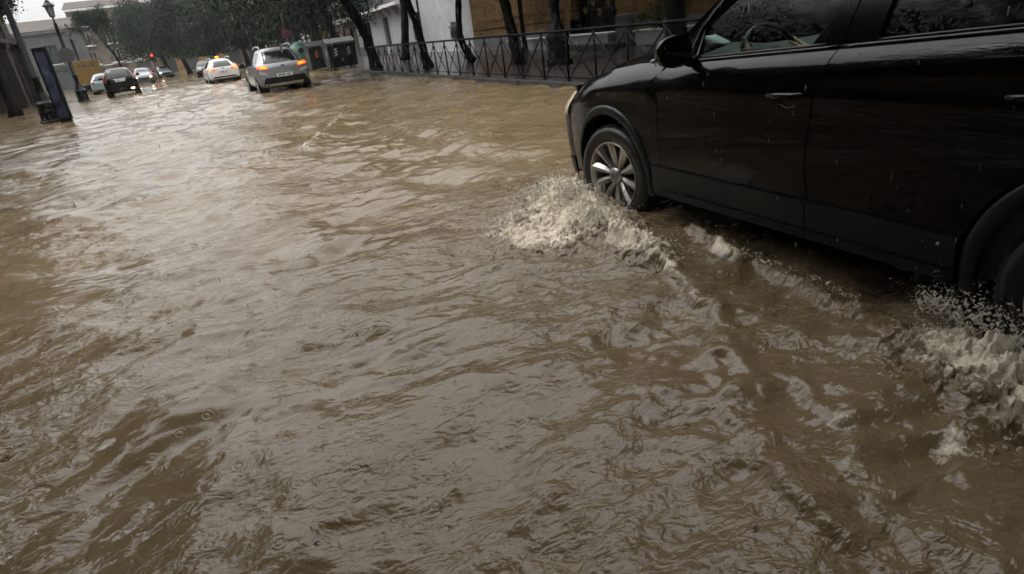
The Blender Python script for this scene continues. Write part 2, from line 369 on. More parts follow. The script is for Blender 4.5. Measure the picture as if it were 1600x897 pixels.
def water_height(x, y, with_foam=True):
    wx = x+.25*(fbm(x*.9, y*.9, 3, 2)-.5); wy = y+.25*(fbm(x*.9+40, y*.9, 5, 2)-.5)
    h = np.zeros_like(x)
    r = np.random.default_rng(11)
    for lam, n, slope in ((1.7, 7, .050), (.85, 9, .085), (.42, 10, .110), (.21, 10, .100), (.11, 9, .060)):
        for i in range(n):
            th = PI/2+r.normal(0, .75); k = 2*PI/(lam*r.uniform(.75, 1.3)); ph = r.uniform(0, 6.28)
            a = slope/k/math.sqrt(n)*1.5
            fade = np.clip(1.3-np.hypot(x, y)*(.02/lam), .25, 1) if lam < .6 else 1
            s = np.sin(k*(wx*math.cos(th)+wy*math.sin(th))+ph)
            h += a*fade*s
    gust = .45+1.1*fbm(x*.35+9, y*.35+4, 21, 3)
    h *= gust
    # choppy crests, steeper on one side
    rd = ridge(wx*1.5+.6*wy, wy*2.6, 31, 3)
    h += .032*(rd-.35)*sm(.3, .75, fbm(x*.45, y*.45+70, 41, 2))
    rd2 = ridge(wx*4.2, wy*6.5, 51, 2)
    h += .009*(rd2-.4)
    foam = np.zeros_like(x)
    nz_f = fbm(x*14, y*14, 61, 4, .6); nz_m = fbm(x*4, y*4, 71, 3); nz_h = fbm(x*38, y*38, 91, 3, .6)
    lump = ridge(x*9, y*9, 81, 3)
    jx = x+.20*(nz_m-.5)+.05*(nz_f-.5); jy = y+.20*(fbm(x*4+9, y*4, 72, 3)-.5)
    for pts, amp, wid, fo, tail in ((WAKE, .052, .06, .85, .45), (WAKE2, .020, .045, .75, .5), (WAKE3, .065, .06, .85, .6), (WAKE4, .016, .04, .6, .5), (FAR1, .07, .17, .5, .4), (FAR2, .05, .12, .3, .4), (FAR3, .05, .10, .4, .4)):
        d, side, t = seg_dist(jx, jy, pts)
        s = 1-tail*t if pts in (WAKE, WAKE3) else np.minimum(1, 4*t+.2)*np.minimum(1, 4*(1-t)+.2)
        wv = np.where(side > 0, wid*1.5, wid*.6)
        g = np.exp(-(d/wv)**2)
        h += amp*s*g*(.6+.8*nz_m)+.018*s*g*(lump-.4)*(amp/.07)
        fs = np.where(t > .35, .62, 1.0) if pts is WAKE else (.6 if pts is WAKE2 else 1.0)
        foam = np.maximum(foam, fs*fo*s*np.exp(-(d/(wid*1.25))**2)*sm(.42, .68, nz_f*.6+nz_m*.45+.04))
    # aerated mounds thrown aside by the two wheels
    for cx, cy, ax, ay, rot, amp, fo in ((2.02, 3.72, .36, .72, -.15, .065, .85), (2.22, 4.12, .22, .35, 0, .075, 1.0), (1.72, 3.55, .33, .55, -.2, .02, .75), (1.95, 2.85, .2, .4, 0, .05, .7),
                                         (2.10, 1.08, .22, .34, 0, .08, .85), (2.0, .86, .22, .26, 0, .045, .6), (2.0, .55, .25, .3, 0, .03, .5)):
        ca, sa = math.cos(rot), math.sin(rot)
        u = ((jx-cx)*ca+(jy-cy)*sa)/ax; v = (-(jx-cx)*sa+(jy-cy)*ca)/ay
        g = np.exp(-(u*u+v*v)*1.3)
        h += amp*g*(.55+.9*nz_m)+.075*g*(lump-.45)*min(1, amp/.08)+.022*g*(nz_f-.5)+.014*g*(nz_h-.5)
        foam = np.maximum(foam, fo*np.clip(g*1.25, 0, 1)*sm(.30, .62, nz_f*.55+nz_m*.3+.2*g+.02))
    # short steep chop where the car has churned the flood
    chop = sm(.2, 1.5, x)*sm(5.2, 3.4, y+.5*(nz_m-.5))
    h += chop*(.020*(ridge(wx*2.2+.8*wy, wy*4.8, 201, 3)-.4)+.010*(ridge(wx*7, wy*12, 211, 2)-.4))
    foam = np.maximum(foam, .50*chop*sm(.58, .76, ridge(wx*2.2+.8*wy, wy*4.8, 201, 3))*sm(.46, .64, nz_f))
    global CHOP; CHOP = chop
    h += chop*.006*(ridge(wx*16, wy*24, 221, 2)-.4)
    # trough beside the tyres and along the sill
    h -= .03*np.exp(-((x-2.45)/.12)**2)*sm(.2, .9, y)*sm(4.6, 3.0, y)
    # a broken rough patch around the driven cars ahead
    for cx, cy, ax, ay, am in ((2.1, 25.2, 1.6, 2.2, .05), (.5, 43.6, 1.7, 3, .06), (-4.9, 46.3, 1.7, 2.4, .04)):
        g = np.exp(-((x-cx)/ax)**2-((y-cy)/ay)**2); h += am*g*(nz_m-.4); foam = np.maximum(foam, .8*g*sm(.52, .72, nz_f*.5+nz_m*.5))
    # stray crests breaking here and there
    foam = np.maximum(foam, .55*sm(.62, .80, rd)*sm(.5, .68, fbm(x*.45, y*.45+70, 41, 2))*sm(.5, .66, nz_f)*sm(1.2, 5, y))
    # calmer near the left pavement
    h *= 1-.6*sm(-3.5, -6.5, x+.08*(y-20)*0)
    return h, foam
HH, FOAM = water_height(XX, YY)
CHOPW = CHOP
ZZ = HH+WATER+SLOPE*YY
nx_, ny_ = XX.shape
co = np.stack([XX, YY, ZZ], -1).reshape(-1, 3).astype(np.float32)
ii, jj = np.meshgrid(np.arange(nx_-1), np.arange(ny_-1), indexing='ij')
q = np.stack([ii*ny_+jj, (ii+1)*ny_+jj, (ii+1)*ny_+jj+1, ii*ny_+jj+1], -1).reshape(-1, 4).astype(np.int32)
wm = bpy.data.meshes.new('flood_water')
wm.vertices.add(len(co)); wm.vertices.foreach_set('co', co.ravel())
wm.loops.add(q.size); wm.loops.foreach_set('vertex_index', q.ravel())
wm.polygons.add(len(q)); wm.polygons.foreach_set('loop_start', np.arange(0, q.size, 4, dtype=np.int32))
wm.update(calc_edges=True)
wm.polygons.foreach_set('use_smooth', np.ones(len(q), dtype=bool))
at = wm.attributes.new('foam', 'FLOAT', 'POINT'); at.data.foreach_set('value', FOAM.reshape(-1).astype(np.float32))

at2 = wm.attributes.new('chop', 'FLOAT', 'POINT'); at2.data.foreach_set('value', CHOPW.reshape(-1).astype(np.float32))

def water_material():
    m = bpy.data.materials.new('muddy_water'); m.use_nodes = True; nt = m.node_tree; b = nt.nodes['Principled BSDF']; Ls = nt.links
    t = nt.nodes.new('ShaderNodeTexCoord'); t.name = 'TC'
    silt = ramp(nt, noise(nt, .55, 5, .6, dist=.6), [(.3, (.126, .089, .049)), (.7, (.168, .122, .070))])
    fa = nt.nodes.new('ShaderNodeAttribute'); fa.attribute_name = 'foam'
    lace = ramp(nt, noise(nt, 60, 4, .7, dist=1.5), [(.35, (0, 0, 0)), (.62, (1, 1, 1))])
    def math_n(op, a, c=None, v=None):
        n = nt.nodes.new('ShaderNodeMath'); n.operation = op; Ls.new(a, n.inputs[0])
        if c is not None: Ls.new(c, n.inputs[1])
        if v is not None: n.inputs[1].default_value = v
        return n.outputs[0]
    lace2 = noise(nt, 40, 6, .8, dist=1.2)
    k = math_n('MULTIPLY', fa.outputs['Fac'], v=1.25); k = math_n('SUBTRACT', k, lace2); k = math_n('MULTIPLY', k, v=2.6)
    cl = nt.nodes.new('ShaderNodeClamp'); Ls.new(k, cl.inputs['Value'])
    mxn = nt.nodes.new('ShaderNodeMix'); mxn.data_type = 'RGBA'; Ls.new(cl.outputs['Result'], mxn.inputs['Factor'])
    Ls.new(silt, mxn.inputs['A']); mxn.inputs['B'].default_value = (.68, .60, .47, 1)
    Ls.new(mxn.outputs['Result'], b.inputs['Base Color'])
    b.inputs['IOR'].default_value = 1.36
    rr = nt.nodes.new('ShaderNodeMapRange'); rr.inputs['To Min'].default_value = .03; rr.inputs['To Max'].default_value = .4
    Ls.new(cl.outputs['Result'], rr.inputs['Value']); Ls.new(rr.outputs['Result'], b.inputs['Roughness'])
    # small ripples and rain rings as relief
    mpp = nt.nodes.new('ShaderNodeMapping'); mpp.inputs['Scale'].default_value = (1, 1.35, 1); Ls.new(t.outputs['Object'], mpp.inputs['Vector'])
    n1 = noise(nt, 7.5, 3, .5, mpp.outputs['Vector'], .5); n2 = noise(nt, 21, 3, .5, mpp.outputs['Vector'], .8)
    vo = nt.nodes.new('ShaderNodeTexVoronoi'); vo.voronoi_dimensions = '2D'; vo.inputs['Scale'].default_value = 11.0; Ls.new(t.outputs['Object'], vo.inputs['Vector'])
    ring = math_n('SINE', math_n('MULTIPLY', vo.outputs['Distance'], v=34))
    fall = math_n('POWER', math_n('SUBTRACT', vo.outputs['Distance'], v=.42), v=2)   # rings fade away from the drop
    fr = nt.nodes.new('ShaderNodeMapRange'); fr.inputs['From Min'].default_value = .05; fr.inputs['From Max'].default_value = .36; fr.inputs['To Min'].default_value = 1; fr.inputs['To Max'].default_value = 0
    Ls.new(vo.outputs['Distance'], fr.inputs['Value'])
    sel = nt.nodes.new('ShaderNodeMapRange'); sel.inputs['From Min'].default_value = .55; sel.inputs['From Max'].default_value = .75
    sx = nt.nodes.new('ShaderNodeSeparateColor'); Ls.new(vo.outputs['Color'], sx.inputs['Color']); Ls.new(sx.outputs['Red'], sel.inputs['Value'])
    rg = math_n('MULTIPLY', math_n('MULTIPLY', ring, fr.outputs['Result']), sel.outputs['Result'])
    s = math_n('ADD', math_n('MULTIPLY', n1, v=.021), math_n('MULTIPLY', n2, v=.0074))
    calm = nt.nodes.new('ShaderNodeMapRange'); calm.inputs['From Min'].default_value = .35; calm.inputs['From Max'].default_value = .65; calm.inputs['To Min'].default_value = .2; calm.inputs['To Max'].default_value = 1.3
    Ls.new(noise(nt, .9, 3, .5), calm.inputs['Value']); s = math_n('MULTIPLY', s, calm.outputs['Result'])
    ca_ = nt.nodes.new('ShaderNodeAttribute'); ca_.attribute_name = 'chop'
    s = math_n('MULTIPLY', s, math_n('ADD', math_n('MULTIPLY', ca_.outputs['Fac'], v=.45), v=1.0))
    s = math_n('ADD', s, math_n('MULTIPLY', rg, v=.0008))
    bp = nt.nodes.new('ShaderNodeBump'); bp.inputs['Strength'].default_value = 1; bp.inputs['Distance'].default_value = 1.0
    Ls.new(s, bp.inputs['Height']); Ls.new(bp.outputs['Normal'], b.inputs['Normal'])
    return m
M['water'] = water_material()
wm.materials.append(M['water'])
water = put('flood_water', wm); tag(water, kind='structure')

# ------------------------------------------------------------------ churned, aerated water: a finer skin over the mounds beside the wheels
def churn(label, x0, x1, y0, y1, mounds, step=.0065, fk=1.0, rough_=1.0):
    xx, yy = np.meshgrid(np.arange(x0, x1, step), np.arange(y0, y1, step), indexing='ij')
    h, fo = water_height(xx, yy)
    g = np.zeros_like(xx); j = .22*(fbm(xx*5, yy*5, 301, 3)-.5)
    for cx, cy, ax, ay in mounds: g = np.maximum(g, np.exp(-(((xx+j-cx)/ax)**2+((yy+j-cy)/ay)**2)*1.4))
    wxx = xx+.03*(fbm(xx*12, yy*12, 311, 2)-.5); wyy = yy+.03*(fbm(xx*12+7, yy*12, 313, 2)-.5)
    ex = .030*(ridge(wxx*7, wyy*7, 321, 2)-.42)+.042*(ridge(wxx*19, wyy*19, 331, 2)-.42)+.030*(ridge(wxx*45, wyy*45, 341, 2)-.42)
    z = h+ex*g*rough_+.006-.05*(1-sm(.10, .30, g))+WATER+SLOPE*yy
    f2 = np.clip(np.maximum(fo*sm(.05, .4, g), g*1.12*sm(.38, .68, fbm(xx*11, yy*11, 351, 5, .75)+.15*g)), 0, 1)
    a, b = xx.shape
    co = np.stack([xx, yy, z], -1).reshape(-1, 3)
    i_, j_ = np.meshgrid(np.arange(a-1), np.arange(b-1), indexing='ij')
    keep = (g[:-1, :-1] > .07).reshape(-1)
    q = np.stack([i_*b+j_, (i_+1)*b+j_, (i_+1)*b+j_+1, i_*b+j_+1], -1).reshape(-1, 4)[keep]
    used = np.unique(q); remap = np.full(a*b, -1); remap[used] = np.arange(len(used))
    me = bpy.data.meshes.new('churned_water'); me.from_pydata(co[used].tolist(), [], remap[q].tolist()); me.update()
    me.polygons.foreach_set('use_smooth', [True]*len(me.polygons)); me.materials.append(M['water'])
    at_ = me.attributes.new('foam', 'FLOAT', 'POINT'); at_.data.foreach_set('value', (f2*fk).reshape(-1)[used].astype(np.float32))
    return tag(put('churned_water', me), label, 'foam', kind='stuff')
churn('cream white churned water heaped beside the front wheel of the black car', 1.0, 2.5, 2.3, 4.9, [(2.02, 3.72, .40, .78), (2.22, 4.12, .24, .42), (1.65, 3.6, .36, .5), (1.95, 2.95, .2, .45)])
churn('pale churned water heaped beside the rear wheel at the right edge', 1.5, 2.5, .1, 1.8, [(2.10, 1.08, .26, .38), (2.0, .86, .26, .28), (2.05, .55, .22, .3)], fk=.85, rough_=1.1)

# ------------------------------------------------------------------ spray thrown up by the near car
def foam_material():
    m = mat('aerated_water', (.82, .76, .64), .12, 0, .12, 30, .35, 160)
    b = m.node_tree.nodes['Principled BSDF']; b.inputs['IOR'].default_value = 1.33
    b.inputs['Transmission Weight'].default_value = .25
    return m
M['spray'] = foam_material()
M['drop'] = mat('water_drop', (.86, .87, .86), .05, 0, 0); M['drop'].node_tree.nodes['Principled BSDF'].inputs['Transmission Weight'].default_value = .75
M['drop'].node_tree.nodes['Principled BSDF'].inputs['IOR'].default_value = 1.33
ICO = None
def ico_arrays():
    bm = bmesh.new(); bmesh.ops.create_icosphere(bm, subdivisions=1, radius=1)
    v = np.array([p.co[:] for p in bm.verts]); f = np.array([[q.index for q in p.verts] for p in bm.faces]); bm.free(); return v, f
OCT = (np.array([(1, 0, 0), (-1, 0, 0), (0, 1, 0), (0, -1, 0), (0, 0, 1), (0, 0, -1)], float), np.array([(0, 2, 4), (2, 1, 4), (1, 3, 4), (3, 0, 4), (2, 0, 5), (1, 2, 5), (3, 1, 5), (0, 3, 5)]))
def drops_mesh(name, pts, rads, m, stretch=None, tiny=False):
    v, f = OCT if tiny else ico_arrays(); n = len(pts)
    V = v[None]*np.asarray(rads)[:, None, None]
    if stretch is not None: V = V+(V@stretch)[..., None]*0 if False else V*np.asarray(stretch)[None, None]
    V = (V+np.asarray(pts)[:, None]).reshape(-1, 3)
    Fc = (f[None]+(np.arange(n)*len(v))[:, None, None]).reshape(-1, 3)
    me = bpy.data.meshes.new(name); me.from_pydata(V.tolist(), [], Fc.tolist()); me.update()
    me.polygons.foreach_set('use_smooth', [True]*len(me.polygons)); me.materials.append(m); return me
def surf(x, y):
    h, _ = water_height(np.array([[x]]), np.array([[y]])); return float(h[0, 0])+water_z(y)
def filaments(seed, n, origin, vel, spread, size, tmax, steps=9, r0=(.0028, .0070)):
    """little ballistic tongues of water: lists of points and radii"""
    r = np.random.default_rng(seed); P = []; Rr = []
    for i in range(n):
        o = np.array(origin(r)); v = np.array(vel(r))+r.normal(0, spread, 3); rad = r.uniform(*r0)*size
        T = r.uniform(.3, 1)*tmax
        for k in range(steps):
            t = T*k/steps; p = o+v*t+np.array([0, 0, -4.9])*t*t
            P.append(p+r.normal(0, .004, 3)); Rr.append(rad*(1-.65*k/steps)*r.uniform(.6, 1.15))
    return P, Rr
def splash(name, label, sets, voxel):
    P = []; Rr = []
    for s in sets: a, b = filaments(*s); P += a; Rr += b
    me = drops_mesh(name, P, Rr, M['spray'])
    o = put(name, me); md = o.modifiers.new('remesh', 'REMESH'); md.mode = 'VOXEL'; md.voxel_size = voxel; md.use_smooth_shade = True
    md2 = o.modifiers.new('smooth', 'SMOOTH'); md2.factor = .5; md2.iterations = 2
    tag(o, label, 'splash', kind='stuff'); return o
zf = water_z(3.7)
splash('water_splash', 'white splash of muddy water thrown up at the front wheel of the black car', [
    (1, 900, lambda r: (r.uniform(1.85, 2.25), r.uniform(3.2, 4.35), zf+.07+r.uniform(-.04, .06)), lambda r: (-.75, -.1, .85), .36, 1.1, .22),
    (2, 560, lambda r: (r.uniform(2.05, 2.30), r.uniform(3.75, 4.35), zf+.10), lambda r: (-.55, .15, 1.1), .35, 1.1, .24),
    (3, 420, lambda r: (r.uniform(1.5, 1.9), r.uniform(3.2, 4.0), zf+.03), lambda r: (-.8, -.1, .55), .3, .8, .16),
    (4, 260, lambda r: (r.uniform(1.85, 2.1), r.uniform(2.45, 3.2), zf+.05), lambda r: (-.3, -.5, .7), .28, .8, .18),
    (5, 260, lambda r: (r.uniform(2.35, 2.55), r.uniform(2.75, 3.25), zf+.02), lambda r: (-.1, -.8, 1.2), .35, .6, .24),
    (6, 26, lambda r: (r.uniform(1.3, 1.6), r.uniform(3.6, 4.0), zf+.02), lambda r: (-.9, .1, .35), .2, .7, .2)], .0040)
splash('water_splash', 'pale splash of muddy water at the rear wheel on the right edge', [
    (11, 800, lambda r: (r.uniform(2.0, 2.28), r.uniform(.70, 1.35), water_z(1)+.08+r.uniform(-.05, .05)), lambda r: (-.45, .2, .85), .33, .85, .2),
    (12, 320, lambda r: (r.uniform(2.15, 2.32), r.uniform(1.0, 1.4), water_z(1)+.12), lambda r: (-.25, .45, 1.3), .3, .9, .24)], .0040)
splash('water_splash', 'small row of splashing crests under the sill of the black car', [
    (21, 300, lambda r: ((lambda t: (2.28-.12*t+r.uniform(-.05, .05), 2.7-1.1*t, water_z(2)+.05))(r.uniform(0, 1))), lambda r: (-.35, -.2, .75), .25, .75, .18)], .0040)
splash('water_splash', 'thin lips of water breaking along the wake near the middle', [
    (31, 90, lambda r: ((lambda k: (WAKE[3+k][0]+r.uniform(-.06, .06), WAKE[3+k][1]+r.uniform(-.16, .16), surf(WAKE[3+k][0], WAKE[3+k][1])-.005))(r.integers(0, 5))), lambda r: (.15, -.1, .42), .16, .55, .13),
    (32, 40, lambda r: ((lambda k: (WAKE2[1+k][0]+r.uniform(-.04, .04), WAKE2[1+k][1]+r.uniform(-.1, .1), surf(WAKE2[1+k][0], WAKE2[1+k][1])-.005))(r.integers(0, 3))), lambda r: (.1, 0, .45), .15, .5, .12)], .004)
# loose drops flying off the splashes, and falling rain
r_ = np.random.default_rng(5); P = []; Rr = []
for cx, cy, sx, sy, z0, sz, n in ((2.0, 3.75, .28, .5, zf+.10, .12, 900), (1.6, 3.6, .22, .4, zf+.05, .05, 260), (1.9, 2.7, .16, .4, zf+.05, .05, 160), (2.42, 2.95, .10, .28, zf+.06, .09, 420), (2.2, 2.1, .12, .35, zf+.04, .04, 110),
                                  (2.1, 1.05, .2, .28, zf+.12, .11, 520), (1.85, .85, .2, .3, zf+.04, .04, 200), (1.5, 1.5, .3, .5, zf+.03, .03, 90)):
    P += np.stack([r_.normal(cx, sx, n), r_.normal(cy, sy, n), z0+np.abs(r_.normal(0, sz, n))], -1).tolist(); Rr += (.0006+r_.gamma(.8, .0011, n)).tolist()
tag(put('spray_drops', drops_mesh('spray_drops', P, Rr, M['drop'])), 'loose drops of water flying off the splashes beside the black car', 'water drops', kind='stuff')
n = 7500
d = .9+r_.random(n)**.6*11
a = r_.uniform(-.35, 1.2, n)
P = np.stack([np.sin(a)*d, np.cos(a)*d, r_.uniform(.15, 3.0, n)], -1)
Rr = .0010+.0007*r_.random(n)
tag(put('rain_drops', drops_mesh('rain_drops', P, Rr, M['drop'], (1, 1, 6.0))), 'fine falling rain drops in the air over the street', 'rain', kind='stuff')

# tiny crowns where rain hits the flood
n = 2600
d = .9+r_.random(n)**1.3*8.0; a = r_.uniform(-.45, 1.15, n)
px_, py_ = np.sin(a)*d, np.cos(a)*d
k = (px_ < 2.3); px_, py_ = px_[k], py_[k]
hz_, _f = water_height(px_[None], py_[None])
P = np.stack([px_, py_, hz_[0]+WATER+SLOPE*py_+r_.random(len(px_))**3*.018], -1)
Rr = .0007+r_.gamma(.9, .0007, len(px_))
tag(put('rain_splashes', drops_mesh('rain_splashes', P, Rr, M['drop'])), 'tiny drops bouncing where rain strikes the flood water', 'rain', kind='stuff')

# fine mist of spray over the splashes
P = []; Rr = []
for cx, cy, sx, sy, z0, sz, n in ((2.0, 3.85, .26, .48, zf+.06, .11, 7500), (1.6, 3.6, .25, .4, zf+.02, .05, 1800), (2.40, 2.95, .10, .32, zf+.03, .10, 2200), (1.95, 2.7, .16, .4, zf+.03, .04, 900), (2.2, 2.1, .12, .4, zf+.02, .05, 900), (2.12, 1.12, .18, .26, zf+.06, .11, 5200), (1.95, .9, .18, .25, zf+.02, .04, 1200)):
    P += np.stack([r_.normal(cx, sx, n), r_.normal(cy, sy, n), z0+np.abs(r_.normal(0, sz, n))], -1).tolist(); Rr += (.0004+r_.gamma(1.0, .0004, n)).tolist()
tag(put('spray_mist', drops_mesh('spray_mist', P, Rr, M['drop'], tiny=True)), 'fine mist of spray hanging over the splashes beside the black car', 'spray', kind='stuff')
# bits of leaf and twig afloat
dbm = MB(); rq = random.Random(12)
for i in range(24):
    d_ = 1.2+rq.random()**1.4*7; a_ = rq.uniform(-.35, .9); x_, y_ = math.sin(a_)*d_, math.cos(a_)*d_
    if x_ > 2.1: continue
    z_ = surf(x_, y_)+.004; l_ = rq.uniform(.006, .018); t_ = rq.uniform(0, 6.28); c_, s_ = math.cos(t_)*l_, math.sin(t_)*l_
    dbm.add([(x_-c_, y_-s_, z_), (x_+s_*.4, y_-c_*.4, z_+.003), (x_+c_, y_+s_, z_+.001), (x_-s_*.4, y_+c_*.4, z_+.003)], [(0, 1, 2, 3)])
tag(dbm.build('floating_debris', mat('debris', (.03, .02, .012), .6), solid=.001), 'dark bits of leaf and twig floating on the muddy water', 'debris', kind='stuff')
# ------------------------------------------------------------------ buildings
def facade(root, origin, u, n, W, H, holes, wall_m, depth=8.0, reveal=.22, name='wall'):
    """a box building whose front has real openings; u along the front, n outwards"""
    u = Vector(u); n = Vector(n); o = Vector(origin); up = Vector((0, 0, 1))
    P = lambda a, b, d=0: tuple(o+u*a+up*b+n*d)
    us = sorted({0, W, *[h[0] for h in holes], *[h[0]+h[2] for h in holes]}); vs = sorted({0, H, *[h[1] for h in holes], *[h[1]+h[3] for h in holes]})
    mb = MB()
    for i in range(len(us)-1):
        for j in range(len(vs)-1):
            cu, cv = (us[i]+us[i+1])/2, (vs[j]+vs[j+1])/2
            if any(h[0] < cu < h[0]+h[2] and h[1] < cv < h[1]+h[3] for h in holes): continue
            mb.add([P(us[i], vs[j]), P(us[i+1], vs[j]), P(us[i+1], vs[j+1]), P(us[i], vs[j+1])], [(0, 1, 2, 3)])
    for a, b, ww, hh in [h[:4] for h in holes]:
        q = [(a, b), (a+ww, b), (a+ww, b+hh), (a, b+hh)]
        for k in range(4):
            (x0, y0), (x1, y1) = q[k], q[(k+1) % 4]
            mb.add([P(x0, y0), P(x1, y1), P(x1, y1, -reveal), P(x0, y0, -reveal)], [(0, 1, 2, 3)])
    mb.add([P(0, 0), P(0, H), P(0, H, -depth), P(0, 0, -depth)], [(0, 1, 2, 3)])
    mb.add([P(W, 0), P(W, H), P(W, H, -depth), P(W, 0, -depth)], [(0, 3, 2, 1)])
    mb.add([P(0, H), P(W, H), P(W, H, -depth), P(0, H, -depth)], [(0, 1, 2, 3)])
    mb.add([P(0, 0, -depth), P(W, 0, -depth), P(W, H, -depth), P(0, H, -depth)], [(0, 3, 2, 1)])
    wall = mb.build(name, wall_m, root, fix=False)
    def obox(mb2, a0, a1, b0, b1, d0, d1):
        mb2.add([P(a0,b0,d0),P(a1,b0,d0),P(a1,b1,d0),P(a0,b1,d0),P(a0,b0,d1),P(a1,b0,d1),P(a1,b1,d1),P(a0,b1,d1)],
                [(0,3,2,1),(4,5,6,7),(0,1,5,4),(1,2,6,5),(2,3,7,6),(3,0,4,7)]); return mb2
    for h in holes:
        a, b, ww, hh = h[:4]; kind = h[4] if len(h) > 4 else 'window'
        if kind == 'window':
            fr = MB()
            for c0, c1, e0, e1 in ((a, a+.07, b, b+hh), (a+ww-.07, a+ww, b, b+hh), (a+.07, a+ww-.07, b, b+.07), (a+.07, a+ww-.07, b+hh-.07, b+hh), (a+ww/2-.03, a+ww/2+.03, b+.07, b+hh-.07)):
                obox(fr, c0, c1, e0, e1, -reveal+.002, -reveal+.07)
            f = fr.build('window', M['white_trim'] if len(h) < 6 else M[h[5]], root, fix=False)
            obox(MB(), a+.01, a+ww-.01, b+.01, b+hh-.01, -reveal-.02, -reveal+.03).build('pane', M['window_glass'], f, fix=False)
            obox(MB(), a-.08, a+ww+.08, b-.09, b-.005, -.02, .07).build('sill', M['white_trim'], f, fix=False)
        elif kind == 'grille':
            f = obox(MB(), a+.01, a+ww-.01, b+.01, b+hh-.01, -reveal-.02, -reveal+.03).build('window', M['window_glass'], root, fix=False)
            g = MB(); k = max(3, int(ww/.16))
            for i in range(k+1): obox(g, a+ww*i/k-.012, a+ww*i/k+.012, b+.02, b+hh-.02, .03, .054)
            for e in (b+.2, b+hh/2, b+hh-.2): obox(g, a-.02, a+ww+.02, e, e+.03, .056, .07)
            g.build('grille', M['iron'], f, fix=False)
        elif kind == 'door':
            dd = obox(MB(), a+.01, a+ww-.01, b+.005, b+hh-.01, -reveal-.04, -reveal+.02).build('door', M['wood_door'], root, fix=False)
            for k in (0, 1):
                for e0, e1 in ((.08, .42), (.48, .92)):
                    obox(MB(), a+ww*(.08+.46*k), a+ww*(.46+.46*k), b+hh*e0, b+hh*e1, -reveal+.02, -reveal+.035).build('door_panel', M['wood_door'], dd, fix=False)
            obox(MB(), a+ww*.44, a+ww*.48, b+hh*.44, b+hh*.47, -reveal+.02, -reveal+.07).build('handle', M['chrome'], dd, fix=False)
        elif kind == 'vent':
            f = obox(MB(), a+.01, a+ww-.01, b+.01, b+hh-.01, -reveal-.02, -.05).build('meter_cupboard', M['grey_wall'], root, fix=False)
        elif kind == 'shutter':
            f = obox(MB(), a+.01, a+ww-.01, b+.01, b+hh-.01, -reveal-.02, -reveal+.03).build('shop_shutter', M['shutter'], root, fix=False)
    return wall, P, obox
def balcony(root, P, obox, a0, a1, b, d=.6, slab='white_trim', railm='iron', h=.95, brackets=True):
    s = obox(MB(), a0, a1, b-.16, b, .004, d).build('balcony', M[slab], root, fix=False)
    obox(MB(), a0-.05, a1+.05, b-.22, b-.163, .006, d+.06).build('moulding', M[slab], s, fix=False)
    g = MB(); k = int((a1-a0)/.13)
    for i in range(k+1):
        x = a0+(a1-a0)*i/k; obox(g, x-.01, x+.01, b, b+h, d-.03, d-.01)
    obox(g, a0, a1, b+h, b+h+.04, d-.045, d+.005); obox(g, a0, a0+.02, b+h, b+h+.03, .006, d-.05); obox(g, a1-.02, a1, b+h, b+h+.03, .006, d-.05)
    for k2 in range(4):
        for x in (a0, a1-.02): obox(g, x, x+.02, b, b+h, .1+.13*k2, .12+.13*k2)
    g.build('railing', M[railm], s, fix=False)
    if brackets:
        for i in range(max(2, int((a1-a0)/2.2)+1)):
            x = a0+.3+(a1-a0-.6)*i/max(1, int((a1-a0)/2.2))
            bm_ = MB(); bm_.add([P(x-.09, b-.225, .008), P(x-.09, b-.225, d*.8), P(x-.09, b-.35, d*.7), P(x-.09, b-.75, .1), P(x-.09, b-.8, .008),
                                 P(x+.09, b-.225, .008), P(x+.09, b-.225, d*.8), P(x+.09, b-.35, d*.7), P(x+.09, b-.75, .1), P(x+.09, b-.8, .008)],
                                [(0, 1, 2, 3, 4), (9, 8, 7, 6, 5), (0, 5, 6, 1), (1, 6, 7, 2), (2, 7, 8, 3), (3, 8, 9, 4), (4, 9, 5, 0)])
            bm_.build('bracket', M[slab], s)
    return s
def roof_on(root, P, W, H, depth, m='roof_tile', rise=1.6):
    mb = MB(); mb.add([P(-.3, H+.01, .35), P(W+.3, H+.01, .35), P(W+.3, H+rise, -depth/2), P(-.3, H+rise, -depth/2), P(W+.3, H+.01, -depth-.2), P(-.3, H+.01, -depth-.2)],
                      [(0, 1, 2, 3), (3, 2, 4, 5), (0, 3, 5), (1, 4, 2), (0, 5, 4, 1)])
    mb.build('roof', M[m], root)
U_R, N_R = (0, 1, 0), (-1, 0, 0)
